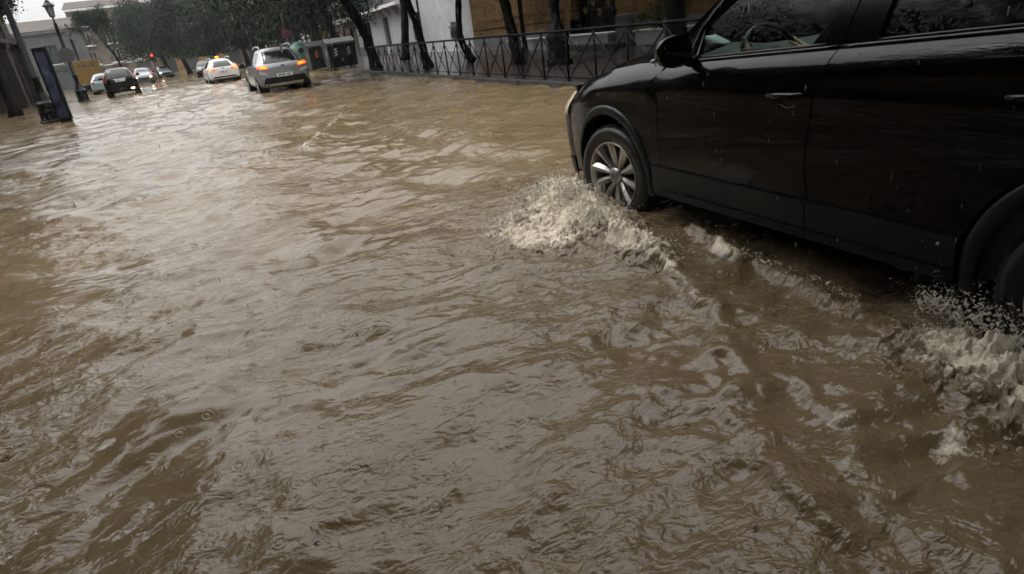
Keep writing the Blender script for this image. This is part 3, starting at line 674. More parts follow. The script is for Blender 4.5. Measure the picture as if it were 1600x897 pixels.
# -- ochre masonry wall of the church garden, right
M['masonry'] = (lambda: None)()
def masonry_material():
    m = mat('masonry', (.15, .085, .032), .85, 0, .75, 2.4, .9, 9, spec=.2); nt = m.node_tree; b = nt.nodes['Principled BSDF']
    t = nt.nodes['TC']
    br = nt.nodes.new('ShaderNodeTexBrick'); br.inputs['Scale'].default_value = 1; br.inputs['Brick Width'].default_value = .46; br.inputs['Row Height'].default_value = .15
    br.inputs['Mortar Size'].default_value = .012; br.inputs['Color1'].default_value = (.20, .115, .042, 1); br.inputs['Color2'].default_value = (.085, .048, .020, 1); br.inputs['Mortar'].default_value = (.22, .145, .075, 1)
    mpn = nt.nodes.new('ShaderNodeMapping'); mpn.inputs['Rotation'].default_value = (PI/2, 0, PI/2)
    sp = nt.nodes.new('ShaderNodeSeparateXYZ'); cb = nt.nodes.new('ShaderNodeCombineXYZ')
    nt.links.new(t.outputs['Object'], sp.inputs[0]); nt.links.new(sp.outputs['Y'], cb.inputs['X']); nt.links.new(sp.outputs['Z'], cb.inputs['Y']); nt.links.new(cb.outputs[0], br.inputs['Vector'])
    old = b.inputs['Base Color'].links[0].from_socket
    mxn = nt.nodes.new('ShaderNodeMix'); mxn.data_type = 'RGBA'; mxn.inputs['Factor'].default_value = .55
    nt.links.new(old, mxn.inputs['A']); nt.links.new(br.outputs['Color'], mxn.inputs['B']); nt.links.new(mxn.outputs['Result'], b.inputs['Base Color'])
    return m
M['masonry'] = masonry_material()
WX = 12.9
cw = thing('masonry_wall', 'brown brick masonry wall behind the railing on the right', 'wall', (0, 0, 0))
# the arched recess: wall made of two boxes and an arch piece
zb_ = pave_z(20)
def arch_wall():
    y0, y1, top, spring = 19.5, 22.7, 8.0, 1.25
    mb = MB()
    mb.b2((WX, -26, zb_-.1), (WX+1.2, y0, top)); mb.b2((WX, y1, zb_-.1), (WX+1.2, 32.9, top))
    c = (y0+y1)/2; r = (y1-y0)/2; n = 20; pts = [(c-r*math.cos(PI*i/n), spring+r*.95*math.sin(PI*i/n)) for i in range(n+1)]
    for i in range(n):
        (a, b), (d, e) = pts[i], pts[i+1]
        mb.add([(WX, a, b), (WX, d, e), (WX, d, top), (WX, a, top), (WX+.6, a, b), (WX+.6, d, e)], [(0, 1, 2, 3), (0, 4, 5, 1)])
    mb.add([(WX, y0, zb_), (WX+.6, y0, zb_), (WX+.6, y0, spring), (WX, y0, spring)], [(0, 1, 2, 3)]); mb.add([(WX, y1, zb_), (WX+.6, y1, zb_), (WX+.6, y1, spring), (WX, y1, spring)], [(0, 1, 2, 3)])
    return mb
arch_wall().build('wall', M['masonry'], cw, fix=False)
MB().b2((WX+.6, 19.4, zb_), (WX+.7, 22.8, 3.2)).build('niche_back', M['dark_wall'], cw)
for i in range(60):                                       # projecting header bricks in two string courses
    for zz in (1.62, 2.22):
        y = 23.2+i*.16
        if y < 32.6 and zz < 2: MB().b2((WX-.035, y, zz), (WX+.01, y+.085, zz+.075)).build('brick', M['masonry'], cw, fix=False)
mb = MB(); mb.b2((WX-.05, 22.9, 1.32), (WX+.01, 32.8, 1.42)); mb.build('string_course', M['masonry'], cw)
MB().b2((WX-.10, -26, zb_-.1), (WX-.004, 19.3, 1.02)).build('plinth', M['grey_plinth'], cw); MB().b2((WX-.10, 22.9, zb_-.1), (WX-.004, 32.85, 1.0)).build('plinth', M['grey_plinth'], cw)
bs = thing('stone_bench', 'long white rendered bench at the foot of the brown masonry wall', 'bench', (0, 0, 0))
MB().b2((WX-.62, 19.2, zb_), (WX-.14, 27.3, zb_+.40)).build('seat_block', M['white_wall'], bs, bevel=.02); MB().b2((WX-.66, 19.1, zb_+.402), (WX-.12, 27.4, zb_+.46)).build('seat_slab', M['white_trim'], bs, bevel=.015)
bs2 = thing('stone_bench', 'short white rendered bench at the foot of the wall, nearest the black car', 'bench', (0, 0, 0))
MB().b2((WX-.62, 15.2, zb_), (WX-.14, 17.6, zb_+.40)).build('seat_block', M['white_wall'], bs2, bevel=.02); MB().b2((WX-.66, 15.1, zb_+.402), (WX-.12, 17.7, zb_+.46)).build('seat_slab', M['white_trim'], bs2, bevel=.015)
st = thing('stone_step', 'low grey stone step in front of the dark arched niche', 'step')
MB().b2((WX-1.2, 17.9, zb_-.02), (WX-.68, 21.9, zb_+.14)).build('tread', M['kerb'], st, bevel=.02)
MB().b2((WX-.60, 18.0, zb_), (WX-.13, 18.75, zb_+.95)).build('pillar', M['grey_plinth'], tag(thing('stone_pillar', 'squat grey stone pillar beside the arched niche', 'pillar'), group=None), bevel=.02)
# dark iron gate in the niche
gt = thing('iron_gate', 'dark wrought iron gate with round medallions inside the arched niche', 'gate')
for i in range(17):
    y = 19.65+i*.18; zt = 1.25+1.5*math.sqrt(max(0, 1-((y-21.1)/1.6)**2))
    MB().tube([(WX+.45, y, zb_), (WX+.45, y, zt)], .022, 6).build('bar', M['iron'], gt)
for zz in (.9, 1.5): MB().b2((WX+.42, 19.6, zz), (WX+.44, 22.6, zz+.06)).build('cross_rail', M['iron'], gt)
for (y, zz) in ((20.0, 1.45), (20.6, 1.7), (21.2, 1.4), (21.6, 1.75), (22.2, 1.5), (20.9, 2.1), (22.0, 2.1)):
    MB().lathe([(.04, -.02), (.12, -.015), (.14, 0), (.12, .015), (.04, .02)], 12, (WX+.40, y, zz), 'x', True).build('medallion', M['masonry'], gt, smooth=True)
# -- white house
Y0, Y1 = 32.95, 62.0
wh = thing('white_house', 'white rendered house with a long balcony, dark door and tall windows', 'house')
bz = pave_z(Y0)-.05
hs = [(Y-Y0, z-bz, wdt, h, k) for Y, z, wdt, h, k in (
    (50.2, .95, 1.7, 2.1, 'door'), (56.2, 1.15, 1.9, 1.85, 'grille'), (46.2, 1.0, .8, .85, 'vent'), (42.3, 1.15, 1.5, 1.7, 'grille'), (35.6, 1.2, .9, .7, 'vent'),
    (46.0, 3.95, 1.6, 2.5, 'window'), (50.4, 3.95, 1.6, 2.5, 'window'), (55.2, 3.95, 1.6, 2.5, 'window'), (36.2, 3.9, 1.4, 2.0, 'window'), (40.2, 3.9, 1.4, 2.0, 'window'), (59.2, 3.95, 1.3, 2.2, 'window'))]
_, P, ob = facade(wh, (WX+.1, Y0, bz), U_R, N_R, Y1-Y0, 8.2, hs, M['white_wall'])
ob(MB(), 9.2, 17.15, -.05, .82, .003, .08).build('plinth', M['grey_plinth'], wh, fix=False); ob(MB(), 19.05, 29, -.05, .82, .003, .08).build('plinth', M['grey_plinth'], wh, fix=False)
balcony(wh, P, ob, 11.6, 25.2, 3.45, .75)
ob(MB(), 0, 29.05, 7.6, 7.95, .003, .25).build('cornice', M['white_trim'], wh, fix=False)
roof_on(wh, P, 29.05, 8.2, 8)
ob(MB(), 2.6, 3.5, .75, 1.15, .003, .10).build('letter_box', M['iron'], wh, fix=False); ob(MB(), 2.4, 3.8, 1.35, 1.40, .003, .16).build('ledge', M['grey_plinth'], wh, fix=False)
ob(MB(), 9.02, 9.12, .0, 7.6, .003, .10).build('downpipe', M['iron'], wh, fix=False)
# -- further houses on the right
def plain_house(name, label, Y0, Y1, H, m, floors, bay, x=WX, trim='white_trim', bal=True, shop=True, win='white_trim', roof='roof_tile'):
    t = thing(name, label, 'house'); bz = pave_z(Y0)-.05; W = Y1-Y0; hs = []
    n = max(2, int(W/bay)); 
    for i in range(n):
        c = W*(i+.5)/n
        if shop: hs.append((c-bay*.34, .08, bay*.68, 2.5, 'shutter'))
        else: hs.append((c-.5, .9, 1.0, 1.7, 'grille') if i != n//2 else (c-.6, .06, 1.2, 2.4, 'door'))
        for f in range(1, floors): hs.append((c-.5, .1+3.3*f, 1.0, 2.2, 'window', win))
    _, P, ob = facade(t, (x, Y0, bz), U_R, N_R, W, H, hs, M[m])
    ob(MB(), 0, W, 3.02, 3.2, .003, .14).build('string_course', M[trim], t, fix=False); ob(MB(), 0, W, H-.35, H-.05, .003, .3).build('cornice', M[trim], t, fix=False)
    if bal:
        for i in range(n):
            c = W*(i+.5)/n
            for f in range(1, floors): balcony(t, P, ob, c-.8, c+.8, .1+3.3*f, .5, trim, brackets=False)
    roof_on(t, P, W, H, 8, roof); return t
plain_house('cream_house', 'cream house with small balconies next to the white house, behind the waste containers', 62.1, 76, 9.8, 'cream_wall', 3, 3.4, shop=False)
plain_house('ochre_house', 'ochre yellow house with shop shutters behind the tree trunks', 76.1, 92, 11, 'ochre_wall', 3, 3.6)
plain_house('white_house', 'pale house with dark shop fronts behind the hanging crowns', 92.1, 112, 10.5, 'white_wall', 3, 4)
plain_house('pink_house', 'dull pink house far down the right side of the street', 112.1, 134, 12, 'pink_wall', 3, 4)
plain_house('cream_house', 'cream house farthest down the right side of the street', 134.1, 160, 12, 'cream_wall', 3, 4.3)
# -- houses closing the street, facing the camera
def end_house(name, label, x0, x1, y, H, m, floors, bay, bal=True, win='white_trim', roof='roof_tile', trim='white_trim'):
    t = thing(name, label, 'house'); bz = road_z(y); W = x1-x0; hs = []
    n = max(1, round(W/bay))
    for i in range(n):
        c = W*(i+.5)/n; hs.append((c-bay*.3, .1, bay*.6, 2.6, 'shutter'))
        for f in range(1, floors): hs.append((c-.65, .1+3.4*f, 1.3, 2.3, 'window', win))
    _, P, ob = facade(t, (x0, y, bz), (1, 0, 0), (0, -1, 0), W, H, hs, M[m], depth=10)
    ob(MB(), 0, W, H-.4, H-.05, .003, .35).build('cornice', M[trim], t, fix=False); ob(MB(), 0, W, 3.05, 3.25, .003, .15).build('string_course', M[trim], t, fix=False)
    if bal:
        for i in range(n):
            c = W*(i+.5)/n
            for f in range(1, floors): balcony(t, P, ob, c-1.1, c+1.1, .1+3.4*f, .8, trim, brackets=False)
    roof_on(t, P, W, H, 10, roof); return t
end_house('apartment_house', 'cream house with dark iron balconies at the end of the street', -21.5, -9.5, 150, 13.4, 'cream_wall', 4, 4.0)
end_house('apartment_house', 'ochre house behind the hanging crowns at the end of the street', -9.4, 3.5, 156, 12.5, 'ochre_wall', 4, 4.3)
end_house('apartment_house', 'dull pink house closing the street on its right', 3.6, 12.5, 162, 12.0, 'pink_wall', 3, 4.4)
end_house('grey_house', 'low pale grey house with a flat front left of the street end', -34, -21.7, 146, 9.5, 'grey_wall', 2, 6.1, bal=False, trim='grey_wall', win='shutter')
end_house('grey_house', 'grey house with a brown tiled roof behind the street lamps on the left', -31, -15.2, 104, 7.6, 'grey_wall', 2, 5.2, bal=False, trim='grey_wall', win='shutter')
# -- dark arcade on the left
ar = thing('arcade_building', 'dark building with tall pilasters along the left edge', 'building')
AX, AY0, AY1 = -11.2, -26, 54
bz = road_z(AY0); 
hs = []
for i in range(18):
    a = 1.2+i*4.2; hs += [(a, .25, 2.2, 3.0, 'shutter'), (a+.2, 4.6, 1.6, 2.2, 'window', 'shutter')]
_, P, ob = facade(ar, (AX, AY1, bz), (0, -1, 0), (1, 0, 0), AY1-AY0, 8.5, hs, M['dark_wall'])
for i in range(19):
    a = .35+i*4.2; p_ = ob(MB(), a-.3, a+.3, 0, 4.0, .003, .5).build('pilaster', M['dark_wall'], ar, fix=False)
    ob(MB(), a-.4, a+.4, 4.0, 4.25, .004, .6).build('capital', M['dark_wall'], p_, fix=False)
ob(MB(), 0, AY1-AY0, 4.26, 4.5, .003, .65).build('cornice', M['dark_wall'], ar, fix=False)
roof_on(ar, P, AY1-AY0, 8.5, 8)

# ------------------------------------------------------------------ trees
def leaf_material(name, c1, c2):
    m = bpy.data.materials.new(name); m.use_nodes = True; nt = m.node_tree; b = nt.nodes['Principled BSDF']
    oi = nt.nodes.new('ShaderNodeNewGeometry')
    nt.links.new(ramp(nt, oi.outputs['Random Per Island'], [(.0, c1), (1, c2)]), b.inputs['Base Color'])
    b.inputs['Roughness'].default_value = .55; b.inputs['Specular IOR Level'].default_value = .18
    tr = nt.nodes.new('ShaderNodeBsdfTranslucent'); nt.links.new(b.inputs['Base Color'].links[0].from_socket, tr.inputs['Color'])
    mx_ = nt.nodes.new('ShaderNodeMixShader'); mx_.inputs['Fac'].default_value = .25
    o = nt.nodes['Material Output']; nt.links.new(b.outputs[0], mx_.inputs[1]); nt.links.new(tr.outputs[0], mx_.inputs[2]); nt.links.new(mx_.outputs[0], o.inputs['Surface'])
    return m
M['leaf'] = leaf_material('leaf', (.007, .0135, .007), (.017, .029, .013))
M['leaf_bush'] = leaf_material('leaf_bush', (.03, .05, .015), (.08, .11, .03))
def leaves(seed, tips, per, spread, size, droop=.4, m=None, name='crown', zmin=None):
    r = np.random.default_rng(seed); n = len(tips)*per
    c = np.repeat(np.array(tips, float), per, 0)
    off = r.normal(0, 1, (n, 3)); off /= np.linalg.norm(off, axis=1)[:, None]; off *= (r.random((n, 1))**.5)*spread
    off[:, 2] = off[:, 2]*.75-np.abs(r.normal(0, droop*spread, n))*(r.random(n) < .5)
    c = c+off
    if zmin is not None: c[:, 2] = np.where(c[:, 2] < zmin, zmin+r.random(n)*.8, c[:, 2])
    d = r.normal(0, 1, (n, 3)); d[:, 2] -= .6; d /= np.linalg.norm(d, axis=1)[:, None]
    k = r.normal(0, 1, (n, 3)); e = np.cross(d, k); e /= np.linalg.norm(e, axis=1)[:, None]; f = np.cross(d, e)
    s = size*r.uniform(.6, 1.3, (n, 1))
    v = np.stack([c, c+d*s*.5+e*s*.34+f*s*.1, c+d*s, c+d*s*.5-e*s*.34+f*s*.1], 1).reshape(-1, 3)
    fc = np.arange(n*4).reshape(-1, 4)
    me = bpy.data.meshes.new(name); me.from_pydata(v.tolist(), [], fc.tolist()); me.update(); me.materials.append(m or M['leaf']); return me
def limbs(seed, top, H, R, n_main=6, r0=.12):
    """limbs from the trunk top outwards; returns mesh builder and twig tips"""
    r = random.Random(seed); mb = MB(); tips = []
    top = Vector(top)
    for i in range(n_main):
        a = 2*PI*(i+r.uniform(-.3, .3))/n_main; el = r.uniform(.5, 1.25)
        d = Vector((math.cos(a)*math.cos(el), math.sin(a)*math.cos(el), math.sin(el)))
        ln = r.uniform(.6, 1)*math.hypot(R*math.cos(el), H*math.sin(el))
        p = [top, top+d*ln*.35+Vector((0, 0, .1*ln)), top+d*ln*.7+Vector((r.uniform(-.3, .3), r.uniform(-.3, .3), .1*ln)), top+d*ln]
        mb.tube(p, [r0, r0*.7, r0*.4, r0*.12], 6)
        for k in range(9):
            t = r.uniform(.35, 1); b = p[1].lerp(p[3], t); a2 = r.uniform(0, 6.28)
            q = b+Vector((math.cos(a2), math.sin(a2), r.uniform(-.5, .6)))*r.uniform(.5, 1.0)*R*.36
            mb.tube([b, b.lerp(q, .5)+Vector((0, 0, .15)), q], [r0*.28, r0*.18, r0*.06], 5); tips += [q, b.lerp(q, .55)]
        tips.append(p[3])
    return mb, tips
CROWN = {}
def crown(kind):
    if kind not in CROWN:
        H, R, per, seed, sp, size = {'round': (5.0, 3.3, 90, 1, .85, .15), 'wide': (4.2, 4.2, 95, 2, .95, .16), 'weep': (3.8, 3.6, 110, 3, .95, .15), 'small': (2.6, 2.0, 55, 4, .55, .14), 'big': (5.5, 7.0, 190, 6, 1.7, .25)}[kind]
        lm, tips = limbs(seed, (0, 0, 0), H, R, 10 if kind == 'big' else 6)
        if kind in ('weep', 'big'):
            rr = random.Random(8); tips = tips+[Vector((t.x*1.1, t.y*1.1, t.z-rr.uniform(.6, 3.2))) for t in tips if math.hypot(t.x, t.y) > R*.45]
        CROWN[kind] = (lm.mesh('limbs', M['bark'], True), leaves(seed, [tuple(t) for t in tips], per, sp, size, zmin=-1.7 if kind == 'big' else None))
    return CROWN[kind]
def tree(name, label, path, rads, kind, rz=0, scale=1.0, group=None, extra=None):
    base = Vector(path[0]); t = thing(name, label, 'tree', base, 0, group)
    pts = [Vector(p)-base for p in path]
    # densify the trunk so that it bends smoothly and its girth is uneven
    pp = []; rr = []; r = random.Random(hash(label) % 999 if False else len(label)*7+int(base.y*10))
    for i in range(len(pts)-1):
        for k in range(5):
            s = k/5; pp.append(pts[i].lerp(pts[i+1], s)+Vector((r.uniform(-1, 1), r.uniform(-1, 1), 0))*rads[i]*.12); rr.append((rads[i]*(1-s)+rads[i+1]*s)*r.uniform(.93, 1.08))
    pp.append(pts[-1]); rr.append(rads[-1]); rr[0] *= 1.35; rr[1] *= 1.1
    mb = MB().tube(pp, rr, 12)
    tk = mb.build('trunk', M['bark'], t, smooth=True)
    if extra: put('limbs', MB().tube([Vector(p)-base for p in extra[0]], extra[1], 8).mesh('limb', M['bark'], True), tk)
    lm, lf = crown(kind)
    a = put('limbs', lm, tk, loc=pts[-1]-Vector((0, 0, .15)), rot=(0, 0, rz)); a.scale = (scale,)*3
    b = put('crown', lf, t, loc=pts[-1]-Vector((0, 0, .15)), rot=(0, 0, rz)); b.scale = (scale,)*3
    return t
G1 = 'street trees on the right pavement'
tree('street_tree', 'thick straight dark trunk nearest the black car, behind the railing', [(9.5, 11.96, pave_z(12)), (9.35, 11.96, 1.6), (9.3, 12.1, 4.2)], [.235, .225, .18], 'big', .3, .66, G1)
tree('street_tree', 'dark trunk leaning left in front of the brown masonry wall', [(8.55, 18.36, pave_z(18)), (8.43, 18.36, 1.2), (8.28, 18.36, 2.1), (8.0, 18.3, 4.4)], [.19, .165, .15, .12], 'big', 1.2, .66, G1)
tree('street_tree', 'thin dark trunk close against the brown masonry wall', [(12.0, 25.0, pave_z(25)), (11.95, 25.0, 2.5), (11.9, 25, 4.3)], [.10, .09, .07], 'small', 2, 1.2, G1)
tree('street_tree', 'slim trunk with a bent foot before the white gable', [(9.0, 23.45, pave_z(23)), (8.72, 23.45, .9), (8.64, 23.45, 1.3), (8.8, 23.45, 2.5), (8.8, 23.5, 4.6)], [.16, .13, .12, .115, .09], 'round', 2.2, 1.0, G1)
tree('street_tree', 'upright trunk, left of the crossing pair by the white house', [(9.25, 33.6, pave_z(33)), (9.49, 33.6, 1.7), (9.69, 33.6, 3.2), (9.8, 33.6, 4.8)], [.22, .20, .185, .15], 'wide', 3.1, 1.0, G1)
tree('street_tree', 'slanting trunk, right of the crossing pair by the white house', [(7.45, 24.1, pave_z(24)), (7.36, 24.1, .9), (7.30, 24.1, 1.75), (7.05, 24.1, 2.75), (6.7, 24.2, 4.8)], [.19, .15, .14, .135, .10], 'big', 4.0, .7, G1)
tree('street_tree', 'thick curved trunk leaning over the road at the end of the railing', [(6.35, 27.92, pave_z(28)), (6.3, 27.92, .94), (6.2, 27.92, 1.7), (6.0, 27.92, 2.3), (5.6, 27.92, 3.2), (5.0, 27.9, 5.0)], [.25, .215, .205, .20, .19, .14], 'big', 5.0, .75, G1)
tree('street_tree', 'dark slanting trunk rising behind the right waste container', [(7.8, 44, pave_z(44)), (7.73, 44, 1.7), (7.59, 44, 3.04), (7.44, 44, 4.24), (7.3, 44, 5.0)], [.28, .25, .24, .22, .16], 'weep', .8, 1.0, G1)
tree('street_tree', 'dark upright trunk rising between the green bottle bank and the waste containers', [(6.5, 43.2, pave_z(43)), (6.45, 43, 1.6), (6.45, 43, 3.07), (6.45, 43, 4.9)], [.30, .28, .26, .2], 'weep', 1.8, 1.0, G1)
G2 = 'trees with hanging crowns down the street'
for i, (x, y, h, s, k, lab) in enumerate([
    (6.6, 54, 4.6, 1.2, 'weep', 'tree with a hanging dark crown behind the silver car'),
    (6.6, 64, 4.6, .85, 'big', 'tree with a wide hanging crown between the silver and the white car'),
    (6.0, 78, 4.4, .95, 'big', 'dark hanging tree just right above the white car'),
    (4.6, 90, 4.4, 1.0, 'big', 'dark hanging tree just left above the white car'),
    (1.5, 100, 4.6, 1.05, 'big', 'dense dark tree in the middle of the far end of the street'),
    (-2.6, 104, 4.8, 1.05, 'big', 'dense dark tree hanging over the red traffic light'),
    (-5.2, 108, 5.0, 1.05, 'big', 'leftmost dense dark tree beside the patch of sky')]):
    lean = .35*(1 if i > 3 else .3)
    tree('street_tree', lab, [(x, y, pave_z(y)-.1), (x-lean, y, 2.2), (x-2*lean, y, h)], [.34, .28, .22], k, i*1.3, s, G2)
tree('street_tree', 'small loose tree standing out against the pale sky on the left', [(-6.6, 67, road_z(66)+.1), (-7.0, 67, 3.0), (-7.9, 67, 5.3)], [.12, .10, .07], 'weep', .7, .55)
for x, y, k, rz, h, sc, lab in ((-6.7, 3.0, 'big', 1.0, 5.2, .84, 'left pavement tree nearest the camera, its crown over the water'), (-6.9, 12.4, 'big', 2.6, 5.0, .76, 'second tree on the left pavement, its crown over the water'),  # unseen trees, added to shade the flood and darken its reflections
    (-8.2, 19.5, 'big', 3.6, 5.0, .6, 'third tree on the left pavement, before the first lamp post'), (-5.2, -3.0, 'big', 2.0, 5.2, .95, 'broad tree on the left pavement behind the camera'), (5.6, -4.2, 'big', 4.0, 5.4, .85, 'broad tree on the right pavement behind the camera'), (.0, -2.6, 'big', 5.0, 5.4, 1.0, 'broad tree straight behind the camera'), (9.4, 3.0, 'big', 1.0, 4.6, .66, 'tree on the right pavement beside the black car'),  # added out of view too, crowns round the camera dimming the near water
    (-8.9, 38.0, 'small', 1.4, 4.6, .9, 'dark small tree at the upper left corner behind the first lamp post')):
    ln_ = 2.6 if 'nearest the camera' in lab else .1
    tree('street_tree', lab, [(x, y, road_z(y)+.1), (x+.2*ln_, y-.1*ln_, 2.6), (x+ln_, y-.4*ln_, h)], [.26, .21, .15], k, rz, sc)
# bush over the wall
bu = thing('shrub', 'green bush growing against the brown masonry wall', 'shrub', (WX-.5, 16.4, zb_+.1))
rr = random.Random(4); bt = [(rr.gauss(0, .25), rr.gauss(0, .55), rr.uniform(.5, 1.3)) for _ in range(26)]
sm_ = MB()
for b in bt[:12]: sm_.tube([(0, 0, 0), (b[0]*.5, b[1]*.5, b[2]*.6), b], [.025, .018, .006], 5)
sm_.build('stem', M['bark'], bu); put('foliage', leaves(9, bt, 40, .3, .09, .2, M['leaf_bush'], 'foliage'), bu)
# ------------------------------------------------------------------ railing along the pavement
FX, FP = 6.15, 1.0
fe = thing('pedestrian_railing', 'long black iron railing with crossed bars along the pavement edge', 'railing', (FX, 4.05, pave_z(4)))
def fz(y): return pave_z(4.05+y)-pave_z(4.05)
n_bay = 24
def bar_mesh(name, a, b, r): return MB().tube([a, b], r, 8).mesh(name, M['fence_iron'], True)
post_me = bar_mesh('post', (0, 0, 0), (0, 0, .93), .021); dz = SLOPE*FP
d1_me = bar_mesh('diagonal_bar', (-.016, 0, .06), (-.016, FP, .90+dz), .0125); d2_me = bar_mesh('diagonal_bar', (.016, FP, .06+dz), (.016, 0, .90), .0125)
ring_me = MB().lathe([(.018, -.012), (.032, -.008), (.032, .008), (.018, .012)], 10, (0, 0, 0), 'x', True).mesh('collar', M['fence_iron'], True)
foot_me = MB().lathe([(.0, 0), (.045, 0), (.045, .02), (.028, .05), (.028, .07), (0, .07)], 10).mesh('foot', M['fence_iron'], True)
for i in range(n_bay+1):
    y = i*FP; o = put('post', post_me, fe, loc=(0, y, fz(y)-.0)); put('foot', foot_me, o)
    if i < n_bay:
        d = put('diagonal_bar', d1_me, fe, loc=(0, y, fz(y))); put('diagonal_bar', d2_me, fe, loc=(0, y, fz(y))); put('collar', ring_me, d, loc=(0, FP/2, .48+dz/2))
ln = n_bay*FP
MB().tube([(0, -.1, .935), (0, ln+.1, .935+fz(ln))], .026, 10).build('top_rail', M['fence_iron'], fe, smooth=True)
MB().tube([(0, -.1, .10), (0, ln+.1, .10+fz(ln))], .014, 8).build('bottom_rail', M['fence_iron'], fe, smooth=True)

# ------------------------------------------------------------------ street lamps
def street_lamp(label, loc, H, s=1.0, lantern=True, group='cast iron street lamps'):
    t = thing('street_lamp', label, 'street lamp', loc, 0, group)
    b = MB().lathe([(0, 0), (.36, 0), (.36, .12), (.30, .16), (.28, .62), (.32, .66), (.32, .72), (.24, .80), (.18, .95), (.15, 1.02)], 8).build('base', M['iron'], t)
    MB().lathe([(.28, .40), (.31, .42), (.31, .46), (.28, .48)], 8, closed=True).build('base_band', M['iron'], b)
    MB().lathe([(.15, 1.02), (.12, 1.08), (.115, 1.5), (.15, 1.53), (.15, 1.58), (.105, 1.62), (.085, H-1.35), (.09, H-1.32), (.09, H-1.28), (.05, H-1.22), (.04, H-1.0)], 14).build('pole', M['iron'], t, smooth=True)
    MB().tube([(-.32, 0, H-1.5), (.32, 0, H-1.5)], .018, 6).build('ladder_bar', M['iron'], t)
    hd = MB(); z = H-1.0
    hd.lathe([(.04, z), (.13, z+.04), (.14, z+.07)], 8)
    for k in range(4):
        a = PI/4+k*PI/2; hd.tube([(.15*math.cos(a), .15*math.sin(a), z+.06), (.27*math.cos(a), .27*math.sin(a), z+.62)], .016, 5)
    h = hd.build('lantern', M['iron'], t)
    MB().lathe([(.12, z+.06), (.235, z+.61)], 4).build('glass', M['lantern_glass'], h, rot=(0, 0, PI/4*0))
    MB().lathe([(.31, z+.60), (.32, z+.64), (.20, z+.76), (.12, z+.84), (.13, z+.88), (.05, z+.93), (.04, z+.98), (.055, z+1.01), (.0, z+1.06)], 8).build('cap', M['iron'], h)
    return t
street_lamp('nearest cast iron lamp post at the left edge, only its shaft in view', (-5.45, 27.2, road_z(27)+.09), 6.2)
l2 = street_lamp('cast iron street lamp carrying a round sign, second from the left edge', (-7.25, 46, road_z(46)+.06), 5.7)
street_lamp('farthest cast iron street lamp of the three on the left', (-10.6, 72, road_z(72)+.05), 6.0).scale = (1.4, 1.4, 1)
street_lamp('stout lamp post behind the railing in front of the brown wall', (8.3, 15.34, pave_z(15)), 5.6)
street_lamp('street lamp half hidden in the crowns above the silver car', (5.9, 49.5, pave_z(49)), 5.2)
street_lamp('small far street lamp in front of the dark crowns above the white car', (4.6, 75, pave_z(75)), 5.4)
rs = thing('round_sign', 'dark round sign seen from behind on the second lamp post', 'sign', (-7.25, 46, road_z(46)+2.75))
MB().lathe([(0, .11), (.42, .11), (.42, .14), (0, .14)], 28, (0, -.26, 0), 'y').build('disc', M['sign_grey'], rs)
for z in (-.15, .15): MB().b2((-.05, -.12, z-.03), (.05, -.01, z+.03)).build('bracket', M['iron'], rs)

# advertising panel beside the first lamp
ap = thing('advert_panel', 'narrow upright advertising panel with a bluish poster by the first lamp post', 'panel', (-4.8, 26.0, road_z(26)+.09), -.35)
MB().b2((-.17, -.07, .0), (.17, .07, .14)).build('foot', M['iron'], ap, bevel=.01)
fr = MB(); fr.b2((-.21, -.06, .14), (-.165, .06, 2.42)); fr.b2((.165, -.06, .14), (.21, .06, 2.42)); fr.b2((-.165, -.06, .14), (.165, .06, .22)); fr.b2((-.165, -.06, 2.34), (.165, .06, 2.42)); fr.build('frame', M['iron'], ap)
MB().b2((-.164, -.035, .222), (.164, .035, 2.338)).build('poster', M['poster'], ap)

# round traffic sign and post
sg = thing('traffic_sign', 'round blue no-stopping sign with red rim above the silver car', 'sign', (4.45, 40.5, road_z(40)))
MB().tube([(0, 0, 0), (0, 0, 3.4)], .03, 8).build('post', M['sign_grey'], sg)
dk = MB().lathe([(0, -.05), (.25, -.05), (.25, -.032), (0, -.032)], 28, (0, 0, 2.32), 'y').build('disc', M['sign_blue'], sg)
MB().lathe([(.19, -.056), (.25, -.056), (.25, -.0505), (.19, -.0505)], 28, (0, 0, 2.32), 'y', True).build('rim', M['sign_red'], dk)
MB().box((0, -.053, 2.32), (.40, .005, .05), M=Matrix.Rotation(PI/4, 3, 'Y')).build('slash', M['sign_red'], dk)

# traffic light far down the street
tl = thing('traffic_light', 'red traffic light on a dark post far down the street', 'traffic light', (-5.9, 92, road_z(92)+.1))
MB().tube([(0, 0, 0), (0, 0, 3.3)], .06, 8).build('post', M['iron'], tl)
hb = MB().b2((-.16, -.15, 2.05), (.16, .15, 3.05)).build('housing', M['black_plastic'], tl, bevel=.02)
MB().lathe([(0, -.19), (.12, -.185), (.14, -.16), (.14, -.15)], 16, (0, 0, 2.82), 'y').build('red_lamp', M['lamp_red'], hb)
for z in (2.50, 2.20): MB().lathe([(0, -.17), (.11, -.165), (.13, -.152)], 16, (0, 0, z), 'y').build('dark_lamp', M['black_plastic'], hb)
for z in (2.84, 2.52, 2.22): MB().grid(lambda u, v: (.15*math.cos(PI*u), -.152-.16*v, z+.15*math.sin(PI*u)), 10, 1).build('visor', M['black_plastic'], hb)

